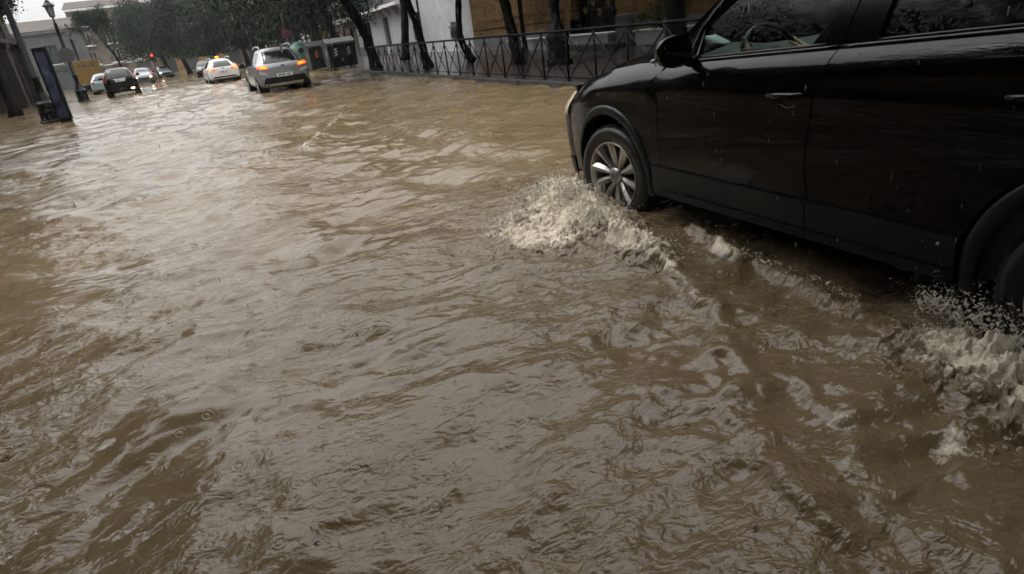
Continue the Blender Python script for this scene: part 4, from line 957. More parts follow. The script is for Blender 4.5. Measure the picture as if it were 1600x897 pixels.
# ------------------------------------------------------------------ waste containers
def waste_container(label, x, y, rz, strip):
    t = thing('waste_container', label, 'waste container', (x, y, pave_z(y)-.02), rz, 'grey waste containers')
    W, D, H = 1.45, 1.25, 1.18
    b = MB(); pr = [(-D/2+.12, .12), (D/2-.12, .12), (D/2, .55), (D/2, H), (-D/2, H), (-D/2, .55)]
    b.prism(pr, lambda a, c: (-W/2, a, c), lambda a, c: (W/2, a, c)); body = b.build('body', M['bin_grey'], t, bevel=.04)
    l = MB(); pl = [(-D/2-.04, H+.004), (D/2+.04, H+.004), (D/2+.02, H+.10), (.2, H+.34), (-.2, H+.36), (-D/2+.0, H+.14)]
    l.prism(pl, lambda a, c: (-W/2-.04, a, c), lambda a, c: (W/2+.04, a, c)); lid = l.build('lid', M['bin_grey'], t, bevel=.03)
    MB().tube([(-W/2+.2, -D/2-.06, H+.05), (W/2-.2, -D/2-.06, H+.05)], .02, 8).build('handle', M['black_plastic'], lid)
    for k in range(4):
        sx = -W/2+.16+k*.38; MB().b2((sx, -D/2-.03, .6), (sx+.06, -D/2+.002, H-.05)).build('rib', M['bin_grey'], body)
    for sx in (-W/2-.006, ):
        for k in range(3):
            pm = MB(); z = .62+k*.12
            pm.prism([(-.30, z), (-.12, z+.10), (-.12, z+.16), (-.30, z+.06)], lambda a, c: (sx, a, c), lambda a, c: (sx-.004, a, c)); pm.build('warning_stripe', M[strip], body)
    for sx in (-W/2+.32, W/2-.46):
        for k in range(3):
            z = .66+k*.13; MB().prism([(sx, z), (sx+.16, z+.09), (sx+.16, z+.15), (sx, z+.06)], lambda a, c: (a, -D/2-.004, c), lambda a, c: (a, -D/2-.012, c)).build('warning_stripe', M[strip], body)
    for sx in (-W/2+.18, W/2-.18):
        for sy in (-D/2+.25, D/2-.25): MB().lathe([(0, -.03), (.1, -.03), (.1, .03), (0, .03)], 12, (sx, sy, .1), 'x').build('wheel', M['rubber'], t)
    return t
waste_container('grey waste container on the left of the pair, with orange and white stripes', 5.75, 38.2, .06, 'orange_strip')
waste_container('grey waste container on the right of the pair, next to the curved trunk', 6.35, 35.6, .06, 'white_strip')
bb = thing('bottle_bank', 'green igloo shaped bottle bank behind the silver car', 'bottle bank', (5.4, 43.2, pave_z(43)-.05))
MB().lathe([(0, .02), (.70, .02), (.78, .10), (.84, .55), (.82, .95), (.72, 1.30), (.52, 1.55), (.25, 1.68), (0, 1.72)], 28).build('shell', M['bin_green'], bb, smooth=True)
MB().lathe([(0, -.04), (.15, -.04), (.17, 0)], 16, (-.1, -.80, 1.18), 'y').build('hole', M['rubber'], bb)
MB().tube([(-.14, 0, 1.66), (-.14, 0, 1.86), (.14, 0, 1.86), (.14, 0, 1.66)], .025, 8).build('lifting_eye', M['iron'], bb)
# yellow hoarding on the left
yb = thing('yellow_hoarding', 'yellow hoarding panel with dark lettering behind the lamp posts', 'hoarding', (-9.9, 70, road_z(70)+.1), 0)
MB().b2((-1.05, -.05, .75), (1.05, .05, 2.75)).build('panel', M['yellow'], yb, bevel=.02)
for k, wd in enumerate((.22, .3, .16, .26, .2)): MB().b2((-.62+k*.27, -.06, 2.22), (-.62+k*.27+wd*.7, -.052, 2.42)).build('letter', M['ink'], yb)
for x in (-.85, .85): MB().tube([(x, 0, 0), (x, 0, .75)], .05, 8).build('post', M['iron'], yb)
# ------------------------------------------------------------------ cars seen from a distance
def car_shell(sts, w):
    """sts: list of (y, floor, belt, top, half width scale, roof half width). Returns a smooth closed body."""
    mb = MB(); rings = []
    for y, zf, zb, zt, k, wr in sts:
        W = w*k
        if zt-zb < .12:    # bonnet or boot deck
            half = [(0, zf), (W*.82, zf), (W*.97, zf+.10), (W, zf+.30), (W*.985, zb-.16), (W*.95, zb-.05), (W*.80, zt-.01), (W*.55, zt+.005), (0, zt+.015)]
        else:
            half = [(0, zf), (W*.82, zf), (W*.97, zf+.10), (W, zf+.30), (W*.99, zb-.12), (W*.955, zb), (wr, zt-.10), (wr*.80, zt-.01), (0, zt+.02)]
        ring = [(x, y, z) for x, z in half]+[(-x, y, z) for x, z in reversed(half[1:-1])]
        rings.append(ring)
    n = len(rings[0])
    for r in rings: mb.v += r
    for i in range(len(rings)-1):
        for j in range(n): mb.f.append((i*n+j, i*n+(j+1) % n, (i+1)*n+(j+1) % n, (i+1)*n+j))
    mb.f.append(tuple(range(n))); mb.f.append(tuple(reversed([(len(rings)-1)*n+j for j in range(n)])))
    me = mb.mesh('tmp', None); o = bpy.data.objects.new('tmp', me); C.objects.link(o)
    md = o.modifiers.new('s', 'SUBSURF'); md.levels = 3; md.render_levels = 3
    bm = bmesh.new(); bm.from_mesh(me); bmesh.ops.recalc_face_normals(bm, faces=bm.faces)
    cl = bm.edges.layers.float.get('crease_edge') or bm.edges.layers.float.new('crease_edge')
    for e in bm.edges:
        ja, jb = e.verts[0].index % n, e.verts[1].index % n
        if ja == jb and ja in (5, n-5): e[cl] = .35
    bm.to_mesh(me); bm.free()
    dg = bpy.context.evaluated_depsgraph_get(); em = bpy.data.meshes.new_from_object(o.evaluated_get(dg))
    bpy.data.objects.remove(o); em.polygons.foreach_set('use_smooth', [True]*len(em.polygons))
    bm = bmesh.new(); bm.from_mesh(em); bv = BVHTree.FromBMesh(bm); bm.free()
    return em, bv
def patch(bv, name, m, parent, quad, plane, sgn, nu=8, nv=6, off=.006, thick=.0, mirror=False):
    """lay a panel on the body: quad = 4 (a,b) corners; plane 'xz' from the rear (sgn -1) or front, 'yz' from a side, 'xy' from above"""
    def at(a, b):
        if plane == 'xz': o, d = Vector((a, 6*sgn, b)), Vector((0, -sgn, 0))
        elif plane == 'yz': o, d = Vector((4*sgn, a, b)), Vector((-sgn, 0, 0))
        else: o, d = Vector((a, b, 4)), Vector((0, 0, -1))
        h = bv.ray_cast(o, d)
        return (h[0], h[1]) if h[0] is not None else (None, None)
    mb = MB(); pts = []; ok = True
    for i in range(nu+1):
        for j in range(nv+1):
            u, v = i/nu, j/nv
            a = (quad[0][0]*(1-u)+quad[1][0]*u)*(1-v)+(quad[3][0]*(1-u)+quad[2][0]*u)*v
            b = (quad[0][1]*(1-u)+quad[1][1]*u)*(1-v)+(quad[3][1]*(1-u)+quad[2][1]*u)*v
            p, nn = at(a, b)
            if p is None: ok = False; p, nn = Vector((0, 0, .6)), Vector((0, 0, 1))
            pts.append((p+nn*off))
    mb.v = [tuple(p) for p in pts]
    for i in range(nu):
        for j in range(nv): mb.f.append((i*(nv+1)+j, (i+1)*(nv+1)+j, (i+1)*(nv+1)+j+1, i*(nv+1)+j+1))
    o = mb.build(name, m, parent, smooth=True)
    return o
WHEEL = {}
def far_wheel(R=.32, wd=.20):
    k = (R, wd)
    if k not in WHEEL:
        ty = MB().lathe([(R*.64, -wd/2), (R*.9, -wd/2), (R*.985, -wd*.4), (R, -wd*.25), (R, wd*.25), (R*.985, wd*.4), (R*.9, wd/2), (R*.64, wd/2)], 28, axis='x').mesh('tyre', M['rubber'], True)
        rm = MB().lathe([(R*.66, -wd*.44), (R*.60, -wd*.46), (R*.56, -wd*.3), (R*.5, -wd*.12), (0, -wd*.1)], 24, axis='x')
        for s in range(5):
            a = 2*PI*s/5; c, q = math.cos(a), math.sin(a); c2, q2 = math.cos(a+.3), math.sin(a+.3)
            rm.tube([(-wd*.40, c*R*.08, q*R*.08), (-wd*.45, c*R*.58, q*R*.58)], [R*.07, R*.09], 6)
        WHEEL[k] = (ty, rm.mesh('rim', M['alloy'], False))
    return WHEEL[k]
def far_car(name, label, loc, rz, sts, w, paint, spec, group='cars driving through the flood'):
    t = thing(name, label, 'car', loc, rz, group)
    em, bv = car_shell(sts, w); em.name = 'body'; em.materials.append(M[paint]); body = put('body', em, t)
    R = spec.get('R', .32)
    for ya in spec['axles']:
        for s in (-1, 1):
            ty, rm = far_wheel(R)
            # wheel opening: a dark ring with depth round the tyre
            xo = w*spec.get('ww', .985)
            MB().lathe([(R+.06, -.30), (R+.06, .012), (R+.015, .012), (R+.01, -.30)], 28, (0, ya, R), 'x', True).build('wheel_arch', M['black_plastic'], t, loc=(s*xo, 0, 0)) if s == 1 else MB().lathe([(R+.06, .30), (R+.06, -.012), (R+.015, -.012), (R+.01, .30)], 28, (0, ya, R), 'x', True).build('wheel_arch', M['black_plastic'], t, loc=(s*xo, 0, 0))
            wl = put('wheel', ty, t, loc=(s*(xo-.085), ya, R), rot=(0, 0, 0 if s < 0 else PI)); put('rim', rm, wl)
    for nm, mt, quad, pl, sg, *rest in spec['patches']:
        both = pl == 'yz' and sg == 0 or pl == 'xz' and rest and rest[0] == 'both'
        if pl == 'yz' and sg == 0:
            for s in (-1, 1): patch(bv, nm, M[mt], t, quad, 'yz', s)
        elif rest and rest[0] == 'both':
            patch(bv, nm, M[mt], t, quad, pl, sg, off=rest[1] if len(rest) > 1 else .006); patch(bv, nm, M[mt], t, [(-a, b) for a, b in quad], pl, sg, off=rest[1] if len(rest) > 1 else .006)
        else: patch(bv, nm, M[mt], t, quad, pl, sg, off=rest[0] if rest else .006)
    for s in (-1, 1):
        ym, zm = spec['mirror']
        mr = MB().sphere((s*(w+.12), ym, zm), (.11, .07, .085), 12, 8, .7).build('wing_mirror', M[spec.get('mirror_m', 'black_plastic')], t, smooth=True)
        MB().tube([(s*(w-.06), ym+.02, zm-.05), (s*(w+.06), ym+.01, zm-.03)], .025, 6).build('mirror_arm', M['black_plastic'], mr)
    if 'plate' in spec:
        z, y = spec['plate']; pl = MB().b2((-.26, y-.012, z-.055), (.26, y+.03, z+.055)).build('number_plate', M['plate'], t)
        for k in range(7):
            if k != 4: MB().b2((-.20+k*.058, y-.015, z-.032), (-.20+k*.058+.036, y-.0125, z+.032)).build('character', M['ink'], pl)
    if 'rails' in spec:
        y0, y1, zt, xr = spec['rails']
        for s in (-1, 1): MB().tube([(s*xr, y0, zt-.03), (s*xr, y0+.12, zt+.045), (s*xr, (y0+y1)/2, zt+.06), (s*xr, y1-.12, zt+.045), (s*xr, y1, zt-.03)], .022, 8).build('roof_rail', M[spec.get('rail_m', 'alloy')], t, smooth=True)
    if 'aerial' in spec:
        y, z = spec['aerial']; MB().tube([(0, y, z), (0, y-.12, z+.28)], [.008, .004], 6).build('aerial', M['black_plastic'], t)
    return t
# y = 0 at the tail, forward is +y. stations: (y, floor, belt, top, k, roof half width)
hatch = [(0, .42, .80, .84, .86, .5), (.03, .30, .92, .98, .93, .55), (.12, .24, .99, 1.20, .97, .60), (.42, .22, 1.0, 1.44, 1.0, .57), (.9, .22, 1.0, 1.53, 1.0, .59), (1.7, .22, .98, 1.55, 1.0, .60), (2.3, .22, .96, 1.50, 1.0, .58),
         (2.75, .22, .95, 1.28, 1.0, .60), (3.12, .22, .94, 1.02, .99, .66), (3.6, .24, .90, .95, .97, .6), (3.95, .28, .80, .84, .90, .5), (4.06, .36, .66, .68, .78, .4)]
far_car('silver_car', 'silver hatchback with roof rails and lit orange tail lamps driving away', (2.28, 24.0, road_z(24)+.07), .07, hatch, .88, 'silver_paint', dict(
    axles=(.72, 3.28), R=.325, mirror=(2.72, 1.05), plate=(.63, -.035), rails=(.65, 2.2, 1.55, .53), aerial=(1.9, 1.57), ww=.99,
    patches=[('rear_window', 'dark_glass', [(-.60, 1.03), (.60, 1.03), (.50, 1.40), (-.50, 1.40)], 'xz', -1),
             ('side_window', 'dark_glass', [(.55, 1.03), (1.42, 1.02), (1.42, 1.42), (.80, 1.40)], 'yz', 0), ('side_window', 'dark_glass', [(1.50, 1.02), (2.62, 1.0), (2.2, 1.40), (1.50, 1.42)], 'yz', 0),
             ('tail_lamp', 'tail_lit', [(.50, .86), (.83, .90), (.80, 1.0), (.52, .97)], 'xz', -1, 'both', .012), ('tail_lamp_core', 'tail_orange', [(.55, .885), (.72, .905), (.70, .965), (.56, .955)], 'xz', -1, 'both', .018),
             ('rear_bumper', 'black_plastic', [(-.80, .26), (.80, .26), (.66, .58), (-.66, .58)], 'xz', -1, .010), ('reflector_strip', 'white_strip', [(.50, .66), (.80, .72), (.80, .80), (.62, .76)], 'xz', -1, 'both', .012), ('skid_plate', 'alloy', [(-.55, .30), (.55, .30), (.60, .38), (-.60, .38)], 'xz', -1, .018),
             ('badge', 'ink', [(-.05, .90), (.05, .90), (.06, .95), (-.06, .95)], 'xz', -1, .012), ('windscreen', 'dark_glass', [(-.60, 2.95), (.60, 2.95), (.52, 2.42), (-.52, 2.42)], 'xy', 1)]))
estate = [(0, .42, .78, .82, .86, .5), (.03, .30, .88, .94, .93, .55), (.14, .24, .95, 1.16, .97, .60), (.5, .20, .96, 1.36, 1.0, .56), (1.1, .20, .96, 1.43, 1.0, .58), (2.0, .20, .94, 1.45, 1.0, .59), (2.7, .20, .92, 1.41, 1.0, .57),
          (3.2, .20, .91, 1.2, 1.0, .6), (3.6, .20, .90, .97, .99, .66), (4.1, .22, .85, .89, .97, .6), (4.5, .28, .75, .79, .90, .5), (4.62, .36, .62, .64, .78, .4)]
wc = far_car('white_taxi', 'white estate taxi with a lit roof lamp driving away through the water', (.72, 42.6, road_z(42)+.06), .08, estate, .90, 'white_paint', dict(
    axles=(.85, 3.6), R=.325, mirror=(3.1, 1.0), plate=(.72, -.022), mirror_m='white_paint', rails=(.5, 2.9, 1.45, .53),
    patches=[('rear_window', 'dark_glass', [(-.66, .98), (.66, .98), (.52, 1.31), (-.52, 1.31)], 'xz', -1),
             ('side_window', 'dark_glass', [(.55, .98), (1.2, .97), (1.2, 1.32), (.75, 1.30)], 'yz', 0), ('side_window', 'dark_glass', [(1.28, .97), (2.1, .96), (2.1, 1.33), (1.28, 1.33)], 'yz', 0), ('side_window', 'dark_glass', [(2.18, .96), (3.15, .94), (2.75, 1.30), (2.18, 1.33)], 'yz', 0),
             ('tail_lamp', 'tail_lit', [(.40, .80), (.86, .86), (.84, .97), (.46, .90)], 'xz', -1, 'both', .012), ('tail_lamp_core', 'tail_orange', [(.58, .835), (.78, .86), (.77, .93), (.60, .905)], 'xz', -1, 'both', .018),
             ('rear_bumper', 'black_plastic', [(-.78, .24), (.78, .24), (.60, .46), (-.60, .46)], 'xz', -1, .010), ('bumper_strip', 'white_strip', [(-.62, .34), (.62, .34), (.62, .39), (-.62, .39)], 'xz', -1, .018),
             ('badge', 'ink', [(-.05, .89), (.05, .89), (.05, .935), (-.05, .935)], 'xz', -1, .012), ('windscreen', 'dark_glass', [(-.60, 3.42), (.60, 3.42), (.52, 2.85), (-.52, 2.85)], 'xy', 1)]))
MB().b2((-.10, 1.75, 1.47), (.10, 1.95, 1.60)).build('roof_lamp', M['tail_orange'], wc, bevel=.02)
suv = [(0, .45, .95, 1.0, .88, .5), (.03, .34, 1.02, 1.1, .95, .6), (.10, .28, 1.06, 1.34, .98, .66), (.34, .26, 1.06, 1.58, 1.0, .63), (.9, .26, 1.05, 1.66, 1.0, .64), (1.8, .26, 1.03, 1.68, 1.0, .65), (2.4, .26, 1.02, 1.62, 1.0, .63),
       (2.9, .26, 1.01, 1.38, 1.0, .65), (3.3, .26, 1.0, 1.08, .99, .7), (3.8, .28, .96, 1.02, .97, .6), (4.3, .32, .86, .92, .90, .5), (4.45, .42, .72, .75, .80, .4)]
bc = far_car('black_car', 'small far black off-roader with tall tail lamps on the left of the street', (-4.95, 45, road_z(45)+.10), .10, suv, .91, 'black_paint', dict(
    axles=(.75, 3.45), R=.36, mirror=(2.85, 1.15), plate=(.93, -.015),
    patches=[('rear_window', 'dark_glass', [(-.66, 1.10), (.66, 1.10), (.56, 1.52), (-.56, 1.52)], 'xz', -1),
             ('side_window', 'dark_glass', [(.5, 1.10), (1.3, 1.09), (1.3, 1.53), (.62, 1.50)], 'yz', 0), ('side_window', 'dark_glass', [(1.4, 1.09), (2.75, 1.07), (2.35, 1.50), (1.4, 1.54)], 'yz', 0),
             ('tail_lamp', 'tail_red', [(.72, .90), (.90, .92), (.70, 1.55), (.60, 1.50)], 'xz', -1, 'both', .012), ('rear_bumper', 'cladding', [(-.85, .36), (.85, .36), (.85, .48), (-.85, .48)], 'xz', -1, .012),
             ('garnish', 'chrome', [(-.34, 1.0), (.34, 1.0), (.34, 1.04), (-.34, 1.04)], 'xz', -1, .012), ('windscreen', 'dark_glass', [(-.62, 3.1), (.62, 3.1), (.55, 2.5), (-.55, 2.5)], 'xy', 1)]))
MB().b2((.45, -.03, .40), (.62, .02, .47)).build('fog_lamp', M['lamp_warm'], bc, bevel=.01)
far_car('pale_car', 'pale small car on the left, half hidden by the far black off-roader', (-7.55, 58, road_z(58)+.05), .06, hatch, .86, 'pale_paint', dict(
    axles=(.72, 3.28), R=.31, mirror=(2.72, 1.05),
    patches=[('rear_window', 'dark_glass', [(-.60, 1.03), (.60, 1.03), (.50, 1.40), (-.50, 1.40)], 'xz', -1), ('side_window', 'dark_glass', [(.55, 1.03), (2.62, 1.0), (2.2, 1.40), (.80, 1.40)], 'yz', 0),
             ('tail_lamp', 'tail_red', [(.56, .84), (.82, .88), (.78, .99), (.58, .96)], 'xz', -1, 'both', .012), ('rear_bumper', 'black_plastic', [(-.78, .26), (.78, .26), (.66, .40), (-.66, .40)], 'xz', -1, .010)]))
# cars coming the other way: turned round, head lamps towards the camera
def front_patches(lit):
    p = [('windscreen', 'dark_glass', [(-.60, 2.95), (.60, 2.95), (.52, 2.42), (-.52, 2.42)], 'xy', 1), ('side_window', 'dark_glass', [(.55, 1.03), (2.62, 1.0), (2.2, 1.40), (.80, 1.40)], 'yz', 0),
         ('grille', 'black_plastic', [(-.42, .42), (.42, .42), (.46, .62), (-.46, .62)], 'xz', 1, .012)]
    return p
hc = far_car('grey_car', 'far grey car facing the camera below the red traffic light', (-6.1, 98.5, road_z(95)+.1), PI+.25, hatch, .86, 'grey_paint', dict(axles=(.72, 3.28), R=.31, mirror=(2.72, 1.05), patches=front_patches(True)))
for s, m_ in ((1, 'lamp_warm'), (-1, 'lens')): MB().sphere((s*.58, 3.97, .66), (.14, .07, .07), 12, 8).build('head_lamp', M[m_], hc, smooth=True)
hc2 = far_car('dark_car', 'far dark car with a bright head lamp right behind the black off-roader', (-6.3, 76, road_z(74)+.1), PI+.1, hatch, .86, 'grey_paint', dict(axles=(.72, 3.28), R=.31, mirror=(2.72, 1.05), patches=front_patches(True)))
for s in (1, -1): MB().sphere((s*.58, 3.97, .66), (.15, .07, .08), 12, 8).build('head_lamp', M['lamp_warm'], hc2, smooth=True)
rc = far_car('red_lit_car', 'far car with lit red tail lamps past the black off-roader', (-6.7, 84, road_z(84)+.1), 0, hatch, .86, 'grey_paint', dict(
    axles=(.72, 3.28), R=.31, mirror=(2.72, 1.05), patches=[('rear_window', 'dark_glass', [(-.60, 1.03), (.60, 1.03), (.50, 1.40), (-.50, 1.40)], 'xz', -1), ('tail_lamp', 'lamp_red', [(.52, .84), (.82, .88), (.78, 1.0), (.54, .98)], 'xz', -1, 'both', .012)]))
pk = far_car('dark_car', 'dark car parked under the crowns left of the white taxi, one lamp lit', (-.35, 70, road_z(66)), PI, hatch, .86, 'black_paint', dict(axles=(.72, 3.28), R=.31, mirror=(2.72, 1.05), patches=front_patches(True)))
for s, m_ in ((1, 'lens'), (-1, 'tail_lit')): MB().sphere((s*.60, 3.95, .70), (.10, .06, .06), 12, 8).build('head_lamp', M[m_], pk, smooth=True)
# ------------------------------------------------------------------ the near black car (local frame: y = 0 at the front axle, forward +y, left side is -x)
HW = .945; AXR = -2.89; WZ = .372; TR = .352; AO, AC = .425, .482
sv = thing('black_car', 'large wet black off-roader ploughing through the flood on the right', 'car', (2.356+HW, 3.749, 0), -.012)
def lerp_pts(pts, t):
    if t <= pts[0][0]: return pts[0][1]
    for (a, b), (c, d) in zip(pts, pts[1:]):
        if t <= c: return b+(d-b)*(t-a)/(c-a)
    return pts[-1][1]
def belt(y): return lerp_pts([(-3.5, 1.262), (-2.5, 1.215), (-1.7, 1.170), (-.85, 1.122), (-.5, 1.12), (2, 1.12)], y)
def hood_edge(y): return lerp_pts([(-.62, 1.125), (-.3, 1.110), (0, 1.075), (.3, 1.015), (.5, .955), (.68, .87), (.9, .80)], y)
def sstep(a, b, x): t = min(1, max(0, (x-a)/(b-a))); return t*t*(3-2*t)
def SO(y, z):
    """how far the flank stands out from the wheel face plane"""
    o = 0.0
    if z < .80: o -= .035*((.80-z)/.5)**2
    o += .007*math.exp(-((z-.965)/.035)**2)-.004*math.exp(-((z-.90)/.04)**2)
    zb = belt(y); k = sstep(-.9, -.6, y); zt = zb*(1-k)+hood_edge(y)*k; dep = .055*(1-k)+.095*k; hh = .10*(1-k)+.15*k
    ze = min(z, zt)
    if ze > zt-hh: o -= dep*((ze-zt+hh)/hh)**2
    if z > zb: o -= (z-zb)*.36+.16*(z-zb)**2
    if y > .2: o -= .17*((y-.2)/.7)**2
    if y < -3.2: o -= .16*((-3.2-y)/.75)**2
    return o
def SP(y, z, extra=0): return (-(HW+SO(y, z)+extra), y, z)
def flank(name, m, rows, nu=14, flange=.022, extra=0, parent=None, label=None):
    """rows: list of (z, y_front, y_back) bottom to top, both sides of the car"""
    for side in (-1, 1):
        mb = MB(); R_ = []
        nv = len(rows)-1
        def pt(i, j, e=0):
            z, a, b = rows[j]; y = a+(b-a)*i/nu; z2 = z(y) if callable(z) else z
            p = SP(y, z2, extra+e); return (p[0]*-side, p[1], p[2]) if side == 1 else p
        b0 = len(mb.v)
        for i in range(nu+1):
            for j in range(nv+1): mb.v.append(pt(i, j))
        for i in range(nu):
            for j in range(nv): mb.f.append((i*(nv+1)+j, (i+1)*(nv+1)+j, (i+1)*(nv+1)+j+1, i*(nv+1)+j+1))
        rim = [(i, 0) for i in range(nu+1)]+[(nu, j) for j in range(1, nv+1)]+[(i, nv) for i in range(nu-1, -1, -1)]+[(0, j) for j in range(nv-1, 0, -1)]
        if flange:
            s0 = len(mb.v)
            for i, j in rim: mb.v.append(pt(i, j, -flange))
            for k in range(len(rim)):
                k2 = (k+1) % len(rim); mb.f.append((rim[k][0]*(nv+1)+rim[k][1], rim[k2][0]*(nv+1)+rim[k2][1], s0+k2, s0+k))
        o = mb.build(name, m, parent or sv, smooth=True, auto=40)
        R_.append(o)
        if side == -1: left = o
        else: right = o
    return left, right
def polar(name, m, yc, inner, outline, a0, a1, na=40, nr=10, extra=0):
    """panel round a wheel: from the opening out to an outline polygon"""
    def hit(a):
        dx, dz = math.cos(a), math.sin(a); best = 9
        n = len(outline)
        for i in range(n):
            (y0, z0), (y1, z1) = outline[i], outline[(i+1) % n]
            y0 -= yc; y1 -= yc; z0 -= WZ; z1 -= WZ
            ex, ez = y1-y0, z1-z0; den = dx*ez-dz*ex
            if abs(den) < 1e-9: continue
            t = (y0*ez-z0*ex)/den; s = (y0*dz-z0*dx)/den
            if t > 0 and -1e-6 <= s <= 1+1e-6: best = min(best, t)
        return best
    # make rays meet the polygon corners
    angs = sorted([a0+(a1-a0)*i/na for i in range(na+1)]+[a for a in [math.atan2(z-WZ, y-yc) % (2*PI) for y, z in outline] for a in [a if a <= a1 else a-2*PI] if a0 < a < a1])
    for side in (-1, 1):
        mb = MB(); cols = []
        for a in angs:
            rmax = max(hit(a), inner+.002)
            for j in range(nr+1):
                r = inner+(rmax-inner)*j/nr; y, z = yc+r*math.cos(a), WZ+r*math.sin(a); p = SP(y, z, extra); mb.v.append((p[0]*-side if side == 1 else p[0], p[1], p[2]))
            y, z = yc+rmax*math.cos(a), WZ+rmax*math.sin(a); p = SP(y, z, extra-.022); mb.v.append((p[0]*-side if side == 1 else p[0], p[1], p[2]))
        nn = nr+2
        for i in range(len(angs)-1):
            for j in range(nn-1): mb.f.append((i*nn+j, (i+1)*nn+j, (i+1)*nn+j+1, i*nn+j+1))
        o = mb.build(name, m, sv, smooth=True, auto=40)
def gapB(z): return lerp_pts([(.3, -1.700), (.54, -1.700), (.72, -1.680), (.98, -1.716), (1.17, -1.782), (1.7, -1.86)], z)
def rear_edge(z):
    a = AXR+math.sqrt(max(0, .50**2-(z-WZ)**2)) if abs(z-WZ) < .50 else AXR
    return lerp_pts([(.80, AXR+.27), (.95, -2.75), (1.22, -2.80), (1.7, -2.95)], z) if z > .80 else max(a, AXR+.25)
g = .0035
doorz = [.515, .56, .62, .68, .74, .80, .86, .90, .94, .97, 1.0, 1.03]
dF = [(z, -.578-g, gapB(z)+g) for z in doorz]+[((lambda k: (lambda y: 1.03+(belt(y)-1.03)*k))(k), -.578-g if k < .5 else -.60-g, gapB(1.03+.14*k)+g) for k in (.25, .45, .62, .76, .88, 1)]
fd, _ = flank('front_door', M['black_paint'], dF, 22)
dR = [(z, gapB(z)-g, rear_edge(z)) for z in doorz]+[((lambda k: (lambda y: 1.03+(belt(y)-1.03)*k))(k), gapB(1.03+.14*k)-g, rear_edge(1.03+.14*k)) for k in (.25, .45, .62, .76, .88, 1)]
rd_, _ = flank('rear_door', M['black_paint'], dR, 22)
# sill cladding in two pieces, running onto the doors
def sill(name, y0, y1): return flank(name, M['cladding'], [(.325, y0, y1), (.34, y0, y1), (.40, y0, y1), (.46, y0, y1), (.50, y0, y1), (lambda y: .512, y0, y1)], 14, .05, .018)
sill('sill_cladding', -.50, -1.697); sill('sill_cladding', -1.704, -2.40)
flank('sill_moulding', M['rubber_trim'], [(.372, -.60, -2.38), (.376, -.60, -2.38), (.382, -.60, -2.38)], 14, .01, .026)
# dark inner structure behind the gaps
flank('inner_panel', M['interior'], [(.36, -.50, -2.55), (.6, -.50, -2.60), (.9, -.52, -2.7), (1.08, -.60, -2.7)], 12, 0, -.03)
top_f = [(y, hood_edge(y)) for y in (-.575, -.45, -.3, -.15, 0, .15, .3, .42, .52, .60)]
polar('front_fender', M['black_paint'], 0, AO, [(-.575, .30)]+top_f+[(.64, .86), (.66, .70), (.66, .30)], -.10, PI+.12)
qp = [(-2.42, .30), (-2.62, .80), (-2.745, .95), (-2.80, 1.20), (-2.81, 1.22), (-3.2, 1.245), (-3.55, 1.262), (-3.74, 1.0), (-3.76, .70), (-3.72, .30)]
polar('rear_quarter_panel', M['black_paint'], AXR, AO, qp, -.10, PI+.12)
# wheel arch cladding and liners
for yc in (0, AXR):
    for side in (-1, 1):
        mb = MB(); n = 44; prof = [(AO-.002, -.06), (AO-.002, .010), (AO+.008, .016), (AC-.012, .014), (AC, .004), (AC, -.01)]
        for i in range(n+1):
            a = -.16+(PI+.32)*i/n
            for r, e in prof:
                y, z = yc+r*math.cos(a), WZ+r*math.sin(a); p = SP(y, max(z, .26), e); mb.v.append((p[0]*(1 if side == -1 else -1), p[1], max(z, .26)))
        k = len(prof)
        for i in range(n):
            for j in range(k-1): mb.f.append((i*k+j, (i+1)*k+j, (i+1)*k+j+1, i*k+j+1))
        ar_ = mb.build('arch_cladding', M['cladding'], sv, smooth=True, auto=50)
        lb = MB(); lb.grid(lambda u, v: (side*(HW-.05-.45*v), yc+(AO+.0)*math.cos(-.2+(PI+.4)*u), WZ+(AO+.0)*math.sin(-.2+(PI+.4)*u)), 28, 2)
        lb.add([(side*(HW-.5), yc+(AO)*math.cos(-.2+(PI+.4)*i/20), WZ+AO*math.sin(-.2+(PI+.4)*i/20)) for i in range(21)], [tuple(range(21))])
        lb.build('wheel_well', M['rubber_trim'], sv)
# front end wrapping the nose
def nose(phi, z, e=0):
    Wz = HW+SO(.655, z); D = .30*lerp_pts([(.22, .72), (.32, .88), (.50, 1), (.62, .99), (.75, .93), (.86, .80), (.95, .58)], z)
    c = max(0, math.cos(phi))
    return ((Wz+e*.6)*math.sin(phi), .655+D*c**.62+e*c, z)
ph = lambda u: (-.5+u)*PI*.998
MB().grid(lambda u, v: nose(ph(u), .24+.48*v), 48, 12).build('front_bumper', M['black_paint'], sv, smooth=True)
MB().grid(lambda u, v: nose(ph(u), .235+.16*v, .012), 48, 4).build('bumper_cladding', M['cladding'], sv, smooth=True)
MB().grid(lambda u, v: nose(ph(u), .722+.205*v), 48, 6).build('nose_panel', M['black_paint'], sv, smooth=True)
MB().grid(lambda u, v: nose(-.62+1.24*u, .44+.24*v, .008), 24, 4).build('grille', M['black_plastic'], sv)
for s in (-1, 1):
    hl = MB().grid(lambda u, v: nose(s*(.72+.84*u), .735+(.135+.03*u)*v, .010), 18, 6).build('head_lamp', M['lens'], sv, smooth=True)
    MB().grid(lambda u, v: nose(s*(1.40+.155*u), .745+.15*v, .016), 6, 4).build('side_indicator', mat('amber', (.42, .33, .20), .15, 0, 0), hl, smooth=True)
    MB().grid(lambda u, v: nose(s*(1.515+.02*u), .50+.035*v, .02), 4, 2).build('bumper_trim', M['black_plastic'], sv)
MB().grid(lambda u, v: nose(-.2+.4*u, .42+.10*v, .02), 8, 2).build('number_plate', M['plate'], sv)
